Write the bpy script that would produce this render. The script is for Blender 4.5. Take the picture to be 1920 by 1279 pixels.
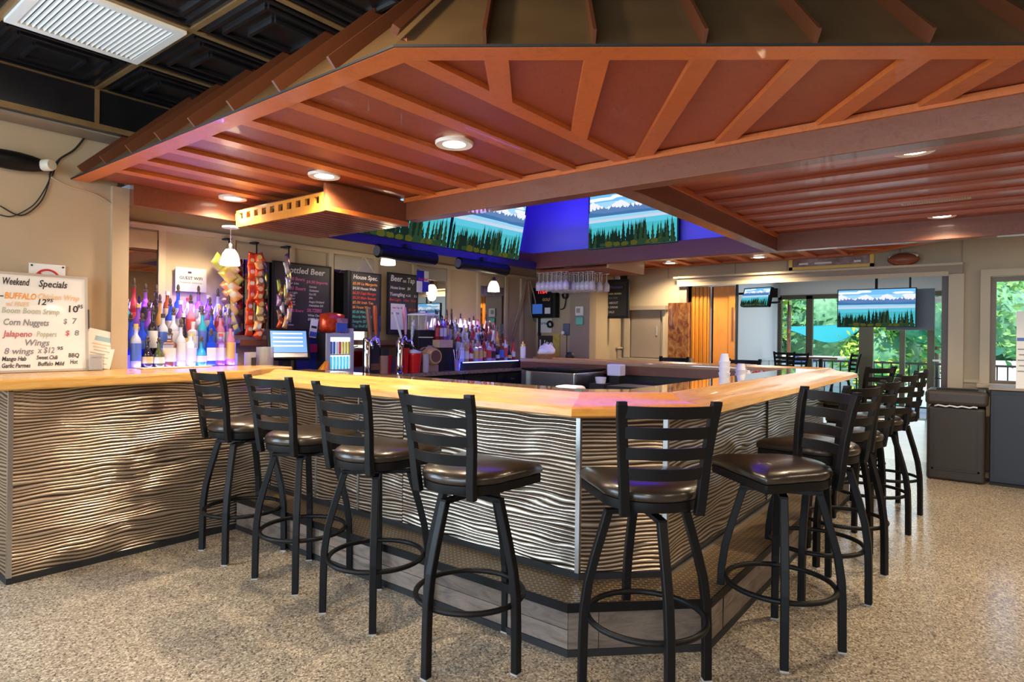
import bpy, bmesh, math, random
from mathutils import Vector, Matrix, noise
random.seed(7)
for o in list(bpy.data.objects): bpy.data.objects.remove(o, do_unlink=True)
SC = bpy.context.scene
COL = SC.collection
PI = math.pi
R = math.radians
# ------------------------------------------------------------------ camera
FPX, HOR, YAW, ROLL, CAMZ = 1165.0, 630.0, R(37.85), 0.0122, 1.32
fw = Vector((math.cos(YAW), math.sin(YAW), 0)); rt = Vector((math.sin(YAW), -math.cos(YAW), 0)); up = Vector((0, 0, 1))
xc = (rt*math.cos(ROLL)+up*math.sin(ROLL)); yc = (-rt*math.sin(ROLL)+up*math.cos(ROLL)); zc = -fw
cam = bpy.data.cameras.new('camera'); camo = bpy.data.objects.new('camera', cam); COL.objects.link(camo)
camo.matrix_world = Matrix(((xc.x, yc.x, zc.x, 0), (xc.y, yc.y, zc.y, 0), (xc.z, yc.z, zc.z, CAMZ), (0, 0, 0, 1)))
cam.sensor_width = 36; cam.lens = FPX/1920*36; cam.shift_y = -(639.5-HOR)/1920; cam.clip_start = 0.05; cam.clip_end = 200
SC.camera = camo
# ------------------------------------------------------------------ world, sun, big lights, exposure
SC.view_settings.view_transform = 'Standard'; SC.view_settings.look = 'None'
SC.view_settings.gamma = 1; SC.view_settings.use_curve_mapping = False
SC.view_settings.exposure = 0.22
w = bpy.data.worlds.new('world'); SC.world = w; w.use_nodes = True
nt = w.node_tree; bg = nt.nodes['Background']
sky = nt.nodes.new('ShaderNodeTexSky'); sky.sky_type = 'NISHITA'; sky.sun_disc = False
sky.sun_elevation = R(48); sky.sun_rotation = R(150)
nt.links.new(sky.outputs[0], bg.inputs[0]); bg.inputs[1].default_value = 0.42

def light(name, kind, loc, energy, color, size=0.2, sy=None, rot=(0, 0, 0), spot=None, spread=None):
    L = bpy.data.lights.new(name, kind); L.energy = energy; L.color = color
    if kind == 'AREA':
        L.size = size
        if sy: L.shape = 'RECTANGLE'; L.size_y = sy
        if spread: L.spread = spread
    elif kind == 'SUN': L.angle = R(size)
    else: L.shadow_soft_size = size
    if spot: L.spot_size = R(spot); L.spot_blend = 0.6
    o = bpy.data.objects.new(name, L); COL.objects.link(o); o.location = loc; o.rotation_euler = rot
    return o
light('sun_light', 'SUN', (20, -5, 20), 5.5, (1, .95, .85), 1.0, rot=(0, R(-42), R(12)))
# daylight through the window wall at the near-left end of the room (out of frame)
light('window_daylight', 'AREA', (-4.3, 0.6, 1.5), 300, (.66, .82, 1), 2.3, 6.5, rot=(0, R(-90), 0))
light('side_window_daylight', 'AREA', (-1.35, 4.52, 1.42), 160, (.60, .80, 1), 3.3, 1.9, rot=(R(-90), 0, 0))
# daylight through the glazed front beyond the opening
light('patio_daylight', 'AREA', (12.3, 1.9, 1.3), 22, (.9, .96, 1), 2.6, 2.0, rot=(0, R(90), 0))
# warm ceiling panels of the dining room behind the camera
for (x, y) in ((-1.2, 2.9), (-1.2, -0.6), (1.0, -2.6), (3.8, -2.8), (6.2, -2.6)):
    light('ceiling_panel_light', 'AREA', (x, y, 2.72), 50, (1, .80, .56), 1.1, 0.5)
light('patio_room_light', 'AREA', (10.4, 1.7, 2.35), 16, (.9, .95, 1), 2.2, 2.0)
light('ceiling_bulb', 'POINT', (.78, 1.75, 2.6), 42, (1, .78, .48), .06)

# ------------------------------------------------------------------ photo measurement -> point on a known plane
CC, SS = math.cos(YAW), math.sin(YAW)
def ray(x, y):
    xx = x-960; a = (xx+ROLL*(y-HOR))/FPX; b = -(y-HOR-ROLL*xx)/FPX
    return CC+a*SS, SS-a*CC, b
def onZ(x, y, z):
    du, dv, dz = ray(x, y); d = (z-CAMZ)/dz; return (du*d, dv*d, z)
def onU(x, y, u):
    du, dv, dz = ray(x, y); d = u/du; return (u, dv*d, CAMZ+dz*d)
def onV(x, y, v):
    du, dv, dz = ray(x, y); d = v/dv; return (du*d, v, CAMZ+dz*d)

# ------------------------------------------------------------------ materials
def ramp(nt, fac, stops):
    n = nt.nodes.new('ShaderNodeValToRGB'); n.color_ramp.elements[0].position = stops[0][0]; n.color_ramp.elements[0].color = (*stops[0][1], 1)
    n.color_ramp.elements[1].position = stops[-1][0]; n.color_ramp.elements[1].color = (*stops[-1][1], 1)
    for p, c in stops[1:-1]:
        e = n.color_ramp.elements.new(p); e.color = (*c, 1)
    nt.links.new(fac, n.inputs[0]); return n.outputs[0]
def base(name, col, rough=.5, metal=0, spec=.5, coat=0, emit=None, es=0, trans=0, alpha=1, ior=1.45):
    m = bpy.data.materials.new(name); m.use_nodes = True; b = m.node_tree.nodes['Principled BSDF']
    b.inputs['Base Color'].default_value = (*col, 1); b.inputs['Roughness'].default_value = rough; b.inputs['Metallic'].default_value = metal
    b.inputs['Specular IOR Level'].default_value = spec; b.inputs['Coat Weight'].default_value = coat; b.inputs['IOR'].default_value = ior
    b.inputs['Transmission Weight'].default_value = trans; b.inputs['Alpha'].default_value = alpha
    if emit: b.inputs['Emission Color'].default_value = (*emit, 1); b.inputs['Emission Strength'].default_value = es
    return m, m.node_tree, b
def coords(nt, scale=(1, 1, 1), kind='Object', rot=(0, 0, 0)):
    t = nt.nodes.new('ShaderNodeTexCoord'); mp = nt.nodes.new('ShaderNodeMapping'); mp.inputs['Scale'].default_value = scale
    mp.inputs['Rotation'].default_value = rot
    nt.links.new(t.outputs[kind], mp.inputs[0]); return mp.outputs[0]
def noi(nt, vec, scale, detail=3, rough=.6, dist=0):
    n = nt.nodes.new('ShaderNodeTexNoise'); n.inputs['Scale'].default_value = scale; n.inputs['Detail'].default_value = detail
    n.inputs['Roughness'].default_value = rough; n.inputs['Distortion'].default_value = dist; nt.links.new(vec, n.inputs['Vector']); return n.outputs[0]
def bump(nt, b, h, s=.3, d=.01):
    n = nt.nodes.new('ShaderNodeBump'); n.inputs['Strength'].default_value = s; n.inputs['Distance'].default_value = d
    nt.links.new(h, n.inputs['Height']); nt.links.new(n.outputs[0], b.inputs['Normal'])
def varied(name, c1, c2, scale=3, stretch=(1, 1, 1), rough=.5, bmp=0, bd=.004, detail=4, rot=(0, 0, 0), perobj=0, **k):
    m, nt, b = base(name, c1, rough, **k); v = coords(nt, stretch, rot=rot); n = noi(nt, v, scale, detail)
    c = ramp(nt, n, [(.3, c1), (.7, c2)])
    if perobj:
        oi = nt.nodes.new('ShaderNodeObjectInfo'); hs = nt.nodes.new('ShaderNodeHueSaturation'); mr = nt.nodes.new('ShaderNodeMapRange')
        mr.inputs['To Min'].default_value = 1-perobj; mr.inputs['To Max'].default_value = 1+perobj
        nt.links.new(oi.outputs['Random'], mr.inputs['Value']); nt.links.new(mr.outputs[0], hs.inputs['Value']); nt.links.new(c, hs.inputs['Color']); c = hs.outputs[0]
    nt.links.new(c, b.inputs['Base Color'])
    if bmp: bump(nt, b, n, bmp, bd)
    return m
def plain(name, col, rough=.5, **k): return base(name, col, rough, **k)[0]
def emis(name, col, s):
    m, nt, b = base(name, (0, 0, 0), 1, emit=col, es=s, spec=0); return m
M = {}
# floor: polished speckled terrazzo coating
m, nt, b = base('speckled_terrazzo', (.4, .36, .3), .28, spec=.5)
v = coords(nt); vo = nt.nodes.new('ShaderNodeTexVoronoi'); vo.inputs['Scale'].default_value = 145; nt.links.new(v, vo.inputs['Vector'])
sx = nt.nodes.new('ShaderNodeSeparateColor'); nt.links.new(vo.outputs['Color'], sx.inputs[0])
c1 = ramp(nt, sx.outputs[0], [(0, (.07, .055, .045)), (.12, (.17, .14, .11)), (.3, (.25, .21, .155)), (.7, (.345, .295, .225)), (1, (.57, .505, .41))])
n2 = noi(nt, v, 1.3, 3); mr = ramp(nt, n2, [(.3, (.82, .80, .78)), (.7, (1.08, 1.06, 1.04))])
mx = nt.nodes.new('ShaderNodeMix'); mx.data_type = 'RGBA'; mx.blend_type = 'MULTIPLY'; mx.inputs[0].default_value = 1
nt.links.new(c1, mx.inputs[6]); nt.links.new(mr, mx.inputs[7]); nt.links.new(mx.outputs[2], b.inputs['Base Color'])
rr = nt.nodes.new('ShaderNodeMapRange'); rr.inputs['To Min'].default_value = .08; rr.inputs['To Max'].default_value = .36
nt.links.new(noi(nt, v, 60, 2), rr.inputs['Value']); nt.links.new(rr.outputs[0], b.inputs['Roughness']); bump(nt, b, noi(nt, v, 45, 3), .12, .002); M['floor'] = m
M['wall'] = varied('beige_paint', (.40, .315, .205), (.44, .345, .23), 1.5, rough=.6, bmp=.05)
M['wall_dark'] = varied('taupe_paint', (.27, .21, .155), (.30, .235, .175), 1.5, rough=.6)
M['trim'] = plain('beige_trim_paint', (.46, .37, .25), .45)
M['graywall'] = plain('pale_grey_paint', (.62, .66, .70), .6)
M['white'] = plain('white_paint', (.66, .65, .62), .5)
M['tile_black'] = varied('black_tin', (.006, .006, .008), (.012, .012, .014), 6, rough=.25, spec=.6)
M['grid'] = varied('antique_brass_strip', (.20, .12, .05), (.27, .17, .075), 9, rough=.4, metal=.3)
M['black'] = plain('black_powder_coat', (.005, .005, .0055), .45, spec=.22)
M['blackm'] = plain('matt_black', (.012, .012, .013), .6)
M['vinyl'] = varied('black_vinyl', (.016, .011, .008), (.026, .018, .012), 8, rough=.30, bmp=.04, spec=.6, coat=.15)
def woodmat(name, cs, grain=(14, 1.2, 14), rough=.35, coat=0, scale=3, dist=1.2, perobj=0, bm=.1):
    m, nt, b = base(name, cs[0], rough, coat=coat); v = coords(nt, grain); n = noi(nt, v, scale, 6, .65, dist)
    c = ramp(nt, n, [(.25+.5*i/(len(cs)-1), x) for i, x in enumerate(cs)])
    if perobj:
        oi = nt.nodes.new('ShaderNodeObjectInfo'); hs = nt.nodes.new('ShaderNodeHueSaturation'); mr = nt.nodes.new('ShaderNodeMapRange')
        mr.inputs['To Min'].default_value = 1-perobj; mr.inputs['To Max'].default_value = 1+perobj
        nt.links.new(oi.outputs['Random'], mr.inputs['Value']); nt.links.new(mr.outputs[0], hs.inputs['Value']); nt.links.new(c, hs.inputs['Color']); c = hs.outputs[0]
    nt.links.new(c, b.inputs['Base Color']); bump(nt, b, n, bm, .003); return m
OAK = [(.40, .17, .035), (.60, .30, .075), (.68, .38, .11), (.52, .24, .05)]
M['oak_v'] = woodmat('varnished_oak', OAK, (12, 1.0, 12), .27, .1)
M['oak_u'] = woodmat('varnished_oak_lengthwise', OAK, (1.0, 12, 12), .25, .2)
M['oak_d'] = woodmat('varnished_oak_orange', [(.47, .17, .02), (.60, .25, .04), (.64, .28, .05)], (4, 4, 12), .28, .1)
M['oaktop'] = woodmat('glossy_bar_top', [(.34, .19, .08), (.47, .29, .14), (.40, .24, .10)], (4, 1.5, 8), .045, 1.0, bm=.01)
RED = [(.20, .030, .010), (.33, .058, .016), (.28, .045, .013)]
M['red'] = woodmat('red_stained_soffit_board', [(.21, .042, .018), (.31, .070, .028), (.25, .054, .022)], (5, 5, 5), .42, .06, scale=6, bm=.5, perobj=.12)
M['batten'] = woodmat('orange_stained_batten', [(.42, .095, .018), (.56, .145, .030), (.48, .115, .022)], (4, 4, 4), .38, .12, scale=4, bm=.35, perobj=.1)
M['beam'] = woodmat('brown_stained_beam', [(.13, .038, .016), (.19, .062, .028), (.16, .048, .02)], (5, 5, 5), .4, .15, scale=5, bm=.3)
M['batten2'] = woodmat('red_brown_batten', [(.32, .070, .026), (.42, .105, .040)], (5, 5, 5), .4, .08, scale=6, bm=.4, perobj=.12)
M['slat'] = woodmat('dark_glossy_slat', [(.15, .04, .022), (.24, .065, .035)], (1, 14, 14), .28, .25, perobj=.15)
M['honey'] = woodmat('honey_pine', [(.50, .17, .02), (.64, .25, .035), (.56, .20, .025)], (10, 10, 1.0), .3, .4, perobj=.12)
M['brownwood'] = woodmat('brown_bar_fascia', [(.13, .045, .022), (.2, .075, .038)], (1.5, 1.5, 12), .35, .3)
M['greyplank'] = woodmat('weathered_grey_laminate', [(.06, .045, .036), (.13, .10, .082), (.19, .15, .122), (.09, .07, .055)], (2.2, 2.2, 11), .42, 0, scale=2.4, perobj=.22)
M['roof'] = varied('bronze_roof_metal', (.11, .062, .027), (.16, .092, .04), 3, rough=.38, metal=.25, perobj=.0)
M['seam'] = plain('brown_roof_seam', (.11, .035, .015), .4, metal=.1)
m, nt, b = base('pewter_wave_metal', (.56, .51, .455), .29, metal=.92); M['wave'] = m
an = nt.nodes.new('ShaderNodeAttribute'); an.attribute_name = 'ridge'; nt.links.new(ramp(nt, an.outputs['Fac'], [(.05, (.085, .055, .035)), (.38, (.29, .225, .165)), (.75, (.67, .585, .49))]), b.inputs['Base Color'])  # groove shade painted in: base colour darkens from ridge tops to valleys
M['steel'] = varied('brushed_steel', (.55, .55, .56), (.68, .68, .69), 2, (60, 60, 1), rough=.25, metal=1)
M['chrome'] = plain('chrome', (.8, .8, .82), .06, metal=1)
M['trimmetal'] = plain('brushed_corner_trim', (.5, .5, .5), .3, metal=1)
M['mirror'] = plain('mirror_glass', (.72, .72, .70), .015, metal=1)
m, nt, b = base('diamond_plate', (.26, .18, .11), .36, metal=.6)
v = coords(nt, (1, 1, 1), rot=(0, 0, R(45))); wv = nt.nodes.new('ShaderNodeTexBrick'); wv.inputs['Scale'].default_value = 13; wv.inputs['Mortar Size'].default_value = .045
wv.inputs['Color1'].default_value = (0, 0, 0, 1); wv.inputs['Color2'].default_value = (0, 0, 0, 1); wv.inputs['Mortar'].default_value = (1, 1, 1, 1); nt.links.new(ramp(nt, wv.outputs[0], [(0, (.10, .075, .05)), (1, (.45, .31, .17))]), b.inputs['Base Color'])
nt.links.new(v, wv.inputs['Vector']); bump(nt, b, wv.outputs[0], .9, .004); M['tread'] = m
M['granite'] = varied('brown_granite', (.10, .07, .045), (.34, .25, .16), 55, rough=.2, detail=5)
M['cabinet'] = plain('black_cabinet', (.014, .013, .014), .45)
M['glass'] = plain('window_glass', (.9, .95, .95), .02, trans=1, ior=1.01, spec=.3)
M['frost'] = base('pendant_glass', (.9, .87, .8), .4, emit=(1, .83, .58), es=5.5)[0]
M['disc'] = emis('downlight_lens', (1, .90, .72), 22)
M['ledblue'] = emis('blue_led', (.10, .14, 1), 14)
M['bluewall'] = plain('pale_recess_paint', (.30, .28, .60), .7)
M['paper'] = plain('white_paper', (.78, .78, .75), .6)
M['whiteboard'] = plain('whiteboard_enamel', (.78, .77, .72), .12, coat=.4)
M['alu'] = plain('aluminium_frame', (.62, .60, .56), .35, metal=.7)
M['chalk'] = varied('chalkboard_black', (.03, .026, .024), (.05, .043, .038), 5, rough=.5)
M['red_plastic'] = plain('red_plastic', (.62, .012, .012), .3)
M['screenoff'] = plain('dark_screen', (.01, .012, .02), .1)
M['cream'] = plain('cream_foam', (.74, .72, .78), .5)
def ink(name, c): 
    if name not in M: M[name] = plain(name, c, .6)
    return M[name]
ink('ink_black', (.03, .03, .035)); ink('ink_orange', (.85, .30, .03)); ink('ink_faint_orange', (.80, .50, .28)); ink('ink_green', (.42, .44, .34))
ink('ink_grey', (.22, .22, .24)); ink('ink_red', (.50, .12, .13)); ink('ink_pink', (.55, .13, .20)); ink('chalk_white', (.70, .69, .64)); ink('chalk_pink', (.75, .16, .32))
ink('chalk_orange', (.85, .32, .06)); ink('chalk_red', (.70, .07, .04)); ink('chalk_blue', (.16, .22, .75)); ink('chalk_green', (.15, .62, .36)); ink('chalk_yellow', (.78, .80, .45))

# ------------------------------------------------------------------ mesh builder
class MB:
    def __init__(s): s.v = []; s.f = []; s.m = []
    def add(s, vs, fs, mi=0):
        k = len(s.v); s.v += [tuple(p) for p in vs]; s.f += [tuple(i+k for i in f) for f in fs]; s.m += [mi]*len(fs); return s
    def box(s, x0, x1, y0, y1, z0, z1, mi=0, mat=None):
        vs = [(x, y, z) for z in (z0, z1) for y in (y0, y1) for x in (x0, x1)]
        if mat: vs = [mat@Vector(p) for p in vs]
        return s.add(vs, [(0, 2, 3, 1), (4, 5, 7, 6), (0, 1, 5, 4), (2, 6, 7, 3), (0, 4, 6, 2), (1, 3, 7, 5)], mi)
    def prism(s, poly, z0, z1, mi=0):
        n = len(poly); a = sum(poly[i][0]*poly[(i+1) % n][1]-poly[(i+1) % n][0]*poly[i][1] for i in range(n))
        if a < 0: poly = poly[::-1]
        vs = [(x, y, z0) for x, y in poly]+[(x, y, z1) for x, y in poly]
        return s.add(vs, [tuple(range(n))[::-1], tuple(range(n, 2*n))]+[(i, (i+1) % n, n+(i+1) % n, n+i) for i in range(n)], mi)
    def lathe(s, prof, n=16, c=(0, 0, 0), mi=0, mat=None, caps=True):
        vs = []; fs = []
        for r, z in prof:
            for i in range(n):
                a = 2*PI*i/n; p = Vector((r*math.cos(a), r*math.sin(a), z))
                if mat: p = mat@p
                vs.append((p.x+c[0], p.y+c[1], p.z+c[2]))
        for j in range(len(prof)-1):
            for i in range(n):
                fs.append((j*n+i, j*n+(i+1) % n, (j+1)*n+(i+1) % n, (j+1)*n+i))
        if caps and prof[0][0] > 1e-6: fs.append(tuple(range(n))[::-1])
        if caps and prof[-1][0] > 1e-6: fs.append(tuple(range((len(prof)-1)*n, len(prof)*n)))
        return s.add(vs, fs, mi)
    def tube(s, pts, r, n=8, closed=False, mi=0, sec=None, upv=(0, 0, 1), caps=True):
        pts = [Vector(p) for p in pts]; L = len(pts); vs = []; fs = []
        sec = sec or [(r*math.cos(2*PI*i/n), r*math.sin(2*PI*i/n)) for i in range(n)]; n = len(sec)
        for j, p in enumerate(pts):
            a = pts[(j-1) % L] if (closed or j > 0) else p; b = pts[(j+1) % L] if (closed or j < L-1) else p
            t = (b-a).normalized(); u = Vector(upv)
            if abs(t.dot(u)) > .99: u = Vector((1, 0, 0))
            x = t.cross(u).normalized(); y = x.cross(t).normalized()
            for q in sec: vs.append(p+x*q[0]+y*q[1])
        for j in range(L if closed else L-1):
            k = (j+1) % L
            for i in range(n): fs.append((j*n+i, j*n+(i+1) % n, k*n+(i+1) % n, k*n+i))
        if not closed and caps: fs += [tuple(range(n))[::-1], tuple(range((L-1)*n, L*n))]
        return s.add(vs, fs, mi)
    def mesh(s, name, mats, smooth=False, off=(0, 0, 0)):
        me = bpy.data.meshes.new(name); me.from_pydata([(x-off[0], y-off[1], z-off[2]) for x, y, z in s.v], [], s.f)
        for mm in (mats if isinstance(mats, (list, tuple)) else [mats]): me.materials.append(mm)
        if len(me.materials) > 1: me.polygons.foreach_set('material_index', s.m)
        if smooth:
            me.polygons.foreach_set('use_smooth', [True]*len(me.polygons))
        me.update()
        bm = bmesh.new(); bm.from_mesh(me); bmesh.ops.recalc_face_normals(bm, faces=bm.faces)
        if smooth == 'auto':
            for e in bm.edges:
                if len(e.link_faces) == 2 and e.calc_face_angle(0) > R(38): e.smooth = False
        bm.to_mesh(me); bm.free()
        return me
def wl(o):
    p = Vector((0, 0, 0))
    while o: p += o.location; o = o.parent
    return p
def build(mb, name, mats, parent=None, smooth=False, world=True, **props):
    off = wl(parent) if (parent and world) else (0, 0, 0)
    o = bpy.data.objects.new(name, mb.mesh(name, mats, smooth, off)); COL.objects.link(o)
    if parent: o.parent = parent
    for k, v in props.items(): o[k] = v
    return o
def thing(name, label, cat, loc=(0, 0, 0), rz=0, group=None):
    o = bpy.data.objects.new(name, None); COL.objects.link(o); o.location = loc; o.rotation_euler = (0, 0, rz)
    o.empty_display_size = .1; o['label'] = label; o['category'] = cat
    if group: o['group'] = group
    return o
def solo(mb, name, mats, label, cat, group=None, smooth=False):
    o = build(mb, name, mats, None, smooth); o['label'] = label; o['category'] = cat
    if group: o['group'] = group
    return o
def struct(mb, name, mats, parent=None, smooth=False):
    o = build(mb, name, mats, parent, smooth); o['kind'] = 'structure'; return o
def copy_tree(o, parent=None):
    c = o.copy(); COL.objects.link(c); c.parent = parent
    for ch in list(o.children): copy_tree(ch, c)
    return c
def bevel(o, w=.004, seg=2):
    md = o.modifiers.new('bevel', 'BEVEL'); md.width = w; md.segments = seg; md.limit_method = 'ANGLE'; md.angle_limit = R(40); return o
def text(s, size, mat, parent, origin, ex, ey, name='lettering', shear=.0, align='LEFT', depth=.0004, spacing=1.0, width=None):
    """flat lettering: origin in world, ex / ey = unit vectors of the writing plane"""
    cu = bpy.data.curves.new(name, 'FONT'); cu.body = s; cu.size = size; cu.shear = shear; cu.align_x = align; cu.extrude = depth; cu.space_character = spacing
    cu.resolution_u = 2; cu.offset = size*.018
    to = bpy.data.objects.new(name, cu); me = bpy.data.meshes.new_from_object(to); bpy.data.objects.remove(to)
    if width:
        xs = [q.co.x for q in me.vertices]; me.transform(Matrix.Diagonal((width/max(max(xs)-min(xs), .001), 1, 1, 1)))
    ex = Vector(ex).normalized(); ey = Vector(ey).normalized(); ez = ex.cross(ey)
    T = Matrix(((ex.x, ey.x, ez.x, 0), (ex.y, ey.y, ez.y, 0), (ex.z, ey.z, ez.z, 0), (0, 0, 0, 1)))
    me.transform(T); me.materials.clear(); me.materials.append(mat)
    o = bpy.data.objects.new(name, me); COL.objects.link(o); o.location = Vector(origin)-(wl(parent) if parent else Vector())
    if parent: o.parent = parent
    return o
def clip(poly, p, n):
    out = []
    for i in range(len(poly)):
        a, b = poly[i], poly[(i+1) % len(poly)]
        da = (a[0]-p[0])*n[0]+(a[1]-p[1])*n[1]; db = (b[0]-p[0])*n[0]+(b[1]-p[1])*n[1]
        if da >= 0: out.append(a)
        if da*db < 0: t = da/(da-db); out.append((a[0]+(b[0]-a[0])*t, a[1]+(b[1]-a[1])*t))
    return out
def offs(path, d):
    """offset a polyline to its left by d, mitred"""
    res = []; n = len(path)
    for i, p in enumerate(path):
        ds = []
        if i > 0: a = path[i-1]; ds.append(Vector((p[0]-a[0], p[1]-a[1])).normalized())
        if i < n-1: a = path[i+1]; ds.append(Vector((a[0]-p[0], a[1]-p[1])).normalized())
        ns = [Vector((-q.y, q.x)) for q in ds]
        if len(ns) == 1: v = ns[0]*d
        else:
            mm = (ns[0]+ns[1]).normalized(); v = mm*(d/mm.dot(ns[0]))
        res.append((p[0]+v.x, p[1]+v.y))
    return res
def sweep(path, i, prof, mi=0, mb=None):
    """segment i of a mitred sweep; prof = closed list of (inward offset, z)"""
    mb = mb or MB(); n = len(prof); A = []; B = []
    for d, z in prof:
        q = offs(path, d); A.append((*q[i], z)); B.append((*q[i+1], z))
    mb.add(A+B, [(k, (k+1) % n, n+(k+1) % n, n+k) for k in range(n)]+[tuple(range(n))[::-1], tuple(range(n, 2*n))], mi); return mb

# ================================================================== SETTING
Vw, Vb, Uw = 4.60, 4.95, 7.95      # left wall, back-bar wall, far wall
ZC = 2.80
struct(MB().box(-4.6, 8.1, -4.6, 5.1, -.05, 0), 'floor', M['floor'])
fb = MB().box(8.1, 12.7, .2, 3.35, -.05, 0); struct(fb, 'floor', varied('pale_tile', (.52, .52, .50), (.60, .60, .58), 4, rough=.25))
w_left = struct(MB().box(-4.6, -3.0, Vw, Vw+.12, 0, ZC).box(.3, 1.64, Vw, Vw+.12, 0, ZC).box(-3.0, .3, Vw, Vw+.12, 0, .45).box(-3.0, .3, Vw, Vw+.12, 2.4, ZC), 'wall_left', M['wall'])
w3 = struct(MB().box(-3.04, -3.0, Vw-.02, Vw+.1, .45, 2.4).box(.3, .34, Vw-.02, Vw+.1, .45, 2.4).box(-1.4, -1.34, Vw+.02, Vw+.08, .45, 2.4), 'window_3', M['trim'])
struct(MB().box(-3.0, .3, Vw+.05, Vw+.055, .45, 2.4), 'pane', M['glass'], w3)
struct(MB().box(1.60, 1.70, Vw-.035, Vb, 0, 2.27), 'trim_1', M['wall'])
struct(MB().box(1.70, 8.07, Vb, Vb+.12, 0, 3.2), 'wall_back', M['wall'])
# out-of-frame walls of the dining room
struct(MB().box(-4.6, 8.1, -4.72, -4.6, 0, ZC), 'wall_right', woodmat('dark_panelling', [(.16, .07, .03), (.24, .11, .045)], (2, 2, 8), .5))
near = MB().box(-4.72, -4.6, -4.6, Vw, 0, .5).box(-4.72, -4.6, -4.6, Vw, 2.5, ZC).box(-4.72, -4.6, -4.6, -3.3, .5, 2.5).box(-4.72, -4.6, 2.6, Vw, .5, 2.5)
struct(near, 'wall_near', M['wall'])
# far wall with the wide opening and the window
f = MB(); O0, O1, OT = .385, 3.22, 2.035
f.box(Uw, Uw+.14, O1, Vb, 0, ZC); f.box(Uw, Uw+.14, O0, O1, OT, ZC); f.box(Uw, Uw+.14, .10, O0, 0, ZC)
f.box(Uw, Uw+.14, -.75, .10, 0, .90); f.box(Uw, Uw+.14, -.75, .10, 2.01, ZC); f.box(Uw, Uw+.14, -4.6, -.75, 0, ZC)
wf = struct(f, 'wall_far', M['wall'])
for v in (.27, .82, 1.37, 1.98, 2.6, 3.5, 4.2):
    struct(MB().box(Uw-.004, Uw, v, v+.012, 2.12, ZC), 'panel_seam', M['wall_dark'], wf)
# header box over the opening, jambs
hd = struct(MB().box(Uw-.10, Uw, O0-.12, O1+.12, 2.02, 2.12), 'trim_2', M['wall_dark'])
struct(MB().box(Uw-.13, Uw-.10, O0-.12, O1+.16, 2.105, 2.13), 'ledge', M['trim'], hd)
struct(MB().box(Uw-.115, Uw-.10, O0, O1+.1, 2.0, 2.045), 'lip', M['trim'], hd)
struct(MB().box(Uw-.06, Uw+.14, O0-.13, O0-.0, 0, 2.02), 'trim_3', M['trim'])
struct(MB().box(Uw-.06, Uw+.14, O1, O1+.10, 0, 2.02), 'trim_4', M['wall_dark'])
struct(MB().box(Uw-.02, Uw, .10, .25, .90, .93), 'trim_5', M['trim'])
# side window in the far wall
win = struct(MB().box(Uw-.05, Uw+.02, .04, .12, .88, 2.05).box(Uw-.05, Uw+.02, -.78, -.70, .88, 2.05).box(Uw-.05, Uw+.02, -.70, .04, 1.98, 2.05), 'window_1', M['trim'])
struct(MB().box(Uw-.14, Uw+.1, -.80, .14, .86, .90), 'sill', M['trim'], win)
fr = MB().box(Uw+.03, Uw+.07, -.01, .04, .90, 1.98).box(Uw+.03, Uw+.07, -.70, -.65, .90, 1.98).box(Uw+.03, Uw+.07, -.65, -.01, 1.93, 1.98).box(Uw+.03, Uw+.07, -.65, -.01, .90, .93)
struct(fr, 'frame', plain('bronze_frame', (.17, .12, .07), .4), win)
struct(MB().box(Uw+.045, Uw+.05, -.65, -.01, .93, 1.93), 'pane', M['glass'], win)
struct(MB().box(9.5, 9.55, -3.5, .12, .0, .7), 'back_panel', M['graywall'], win)
# block between back-bar wall and far wall, thermostat pier
struct(MB().box(6.9, 8.0, 4.20, Vb, 0, 2.26), 'wall_far', M['wall'])
struct(MB().box(6.84, 6.9, 4.07, 4.37, 0, 2.26), 'trim_6', M['wall_dark'])
struct(MB().box(6.9, 7.0, 4.07, 4.20, 0, 2.26), 'trim_6', M['wall_dark'])
# bulkhead along the left wall
bh = struct(MB().box(-4.6, 2.0, 4.344, Vw, 2.555, ZC), 'bulkhead', M['tile_black'])
struct(MB().box(-4.6, 2.0, 4.40, Vw-.001, 2.545, 2.555), 'soffit_board', M['wall_dark'], bh)
for u in (-.4, .21, .82, 1.43):
    struct(MB().box(u-.012, u+.012, 4.335, 4.344, 2.56, ZC), 'grid_strip', M['grid'], bh)
struct(MB().box(-4.6, 1.95, 4.328, 4.344, 2.553, 2.585), 'grid_strip', M['grid'], bh)
# ceiling: slab in four pieces round the raised recess, plus tin tiles where they show
cl = MB(); cl.box(-4.6, 3.0, -4.6, 4.6, ZC+.02, ZC+.1); cl.box(3.0, 6.25, -4.6, 1.66, ZC+.02, ZC+.1); cl.box(6.25, 8.1, -4.6, 5.0, ZC+.02, ZC+.1)
ceil = struct(cl, 'ceiling', M['tile_black'])
tile = MB().box(-.295, .295, -.295, .295, 0, .012)
for (a, h) in ((.255, .014), (.20, .016), (.115, .018)):
    for s in (-1, 1):
        tile.box(-a, a, s*a-.009, s*a+.009, -h, 0); tile.box(s*a-.009, s*a+.009, -a+.01, a-.01, -h, 0)
tmesh = tile.mesh('ceiling_tile', M['tile_black'])
for i in range(-3, 4):
    for j in range(-1, 6):
        cu, cv = .82+.305+.61*i, 3.734+.305-.61*j
        if i == 0 and j == 1: continue
        o = bpy.data.objects.new('ceiling_tile', tmesh); COL.objects.link(o); o.parent = ceil; o.location = (cu, cv, ZC+.006); o['kind'] = 'structure'
for i in range(-3, 5):
    struct(MB().box(.82+.61*i-.014, .82+.61*i+.014, .0, 4.344, ZC-.006, ZC+.006), 'grid_strip', M['grid'], ceil)
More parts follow.
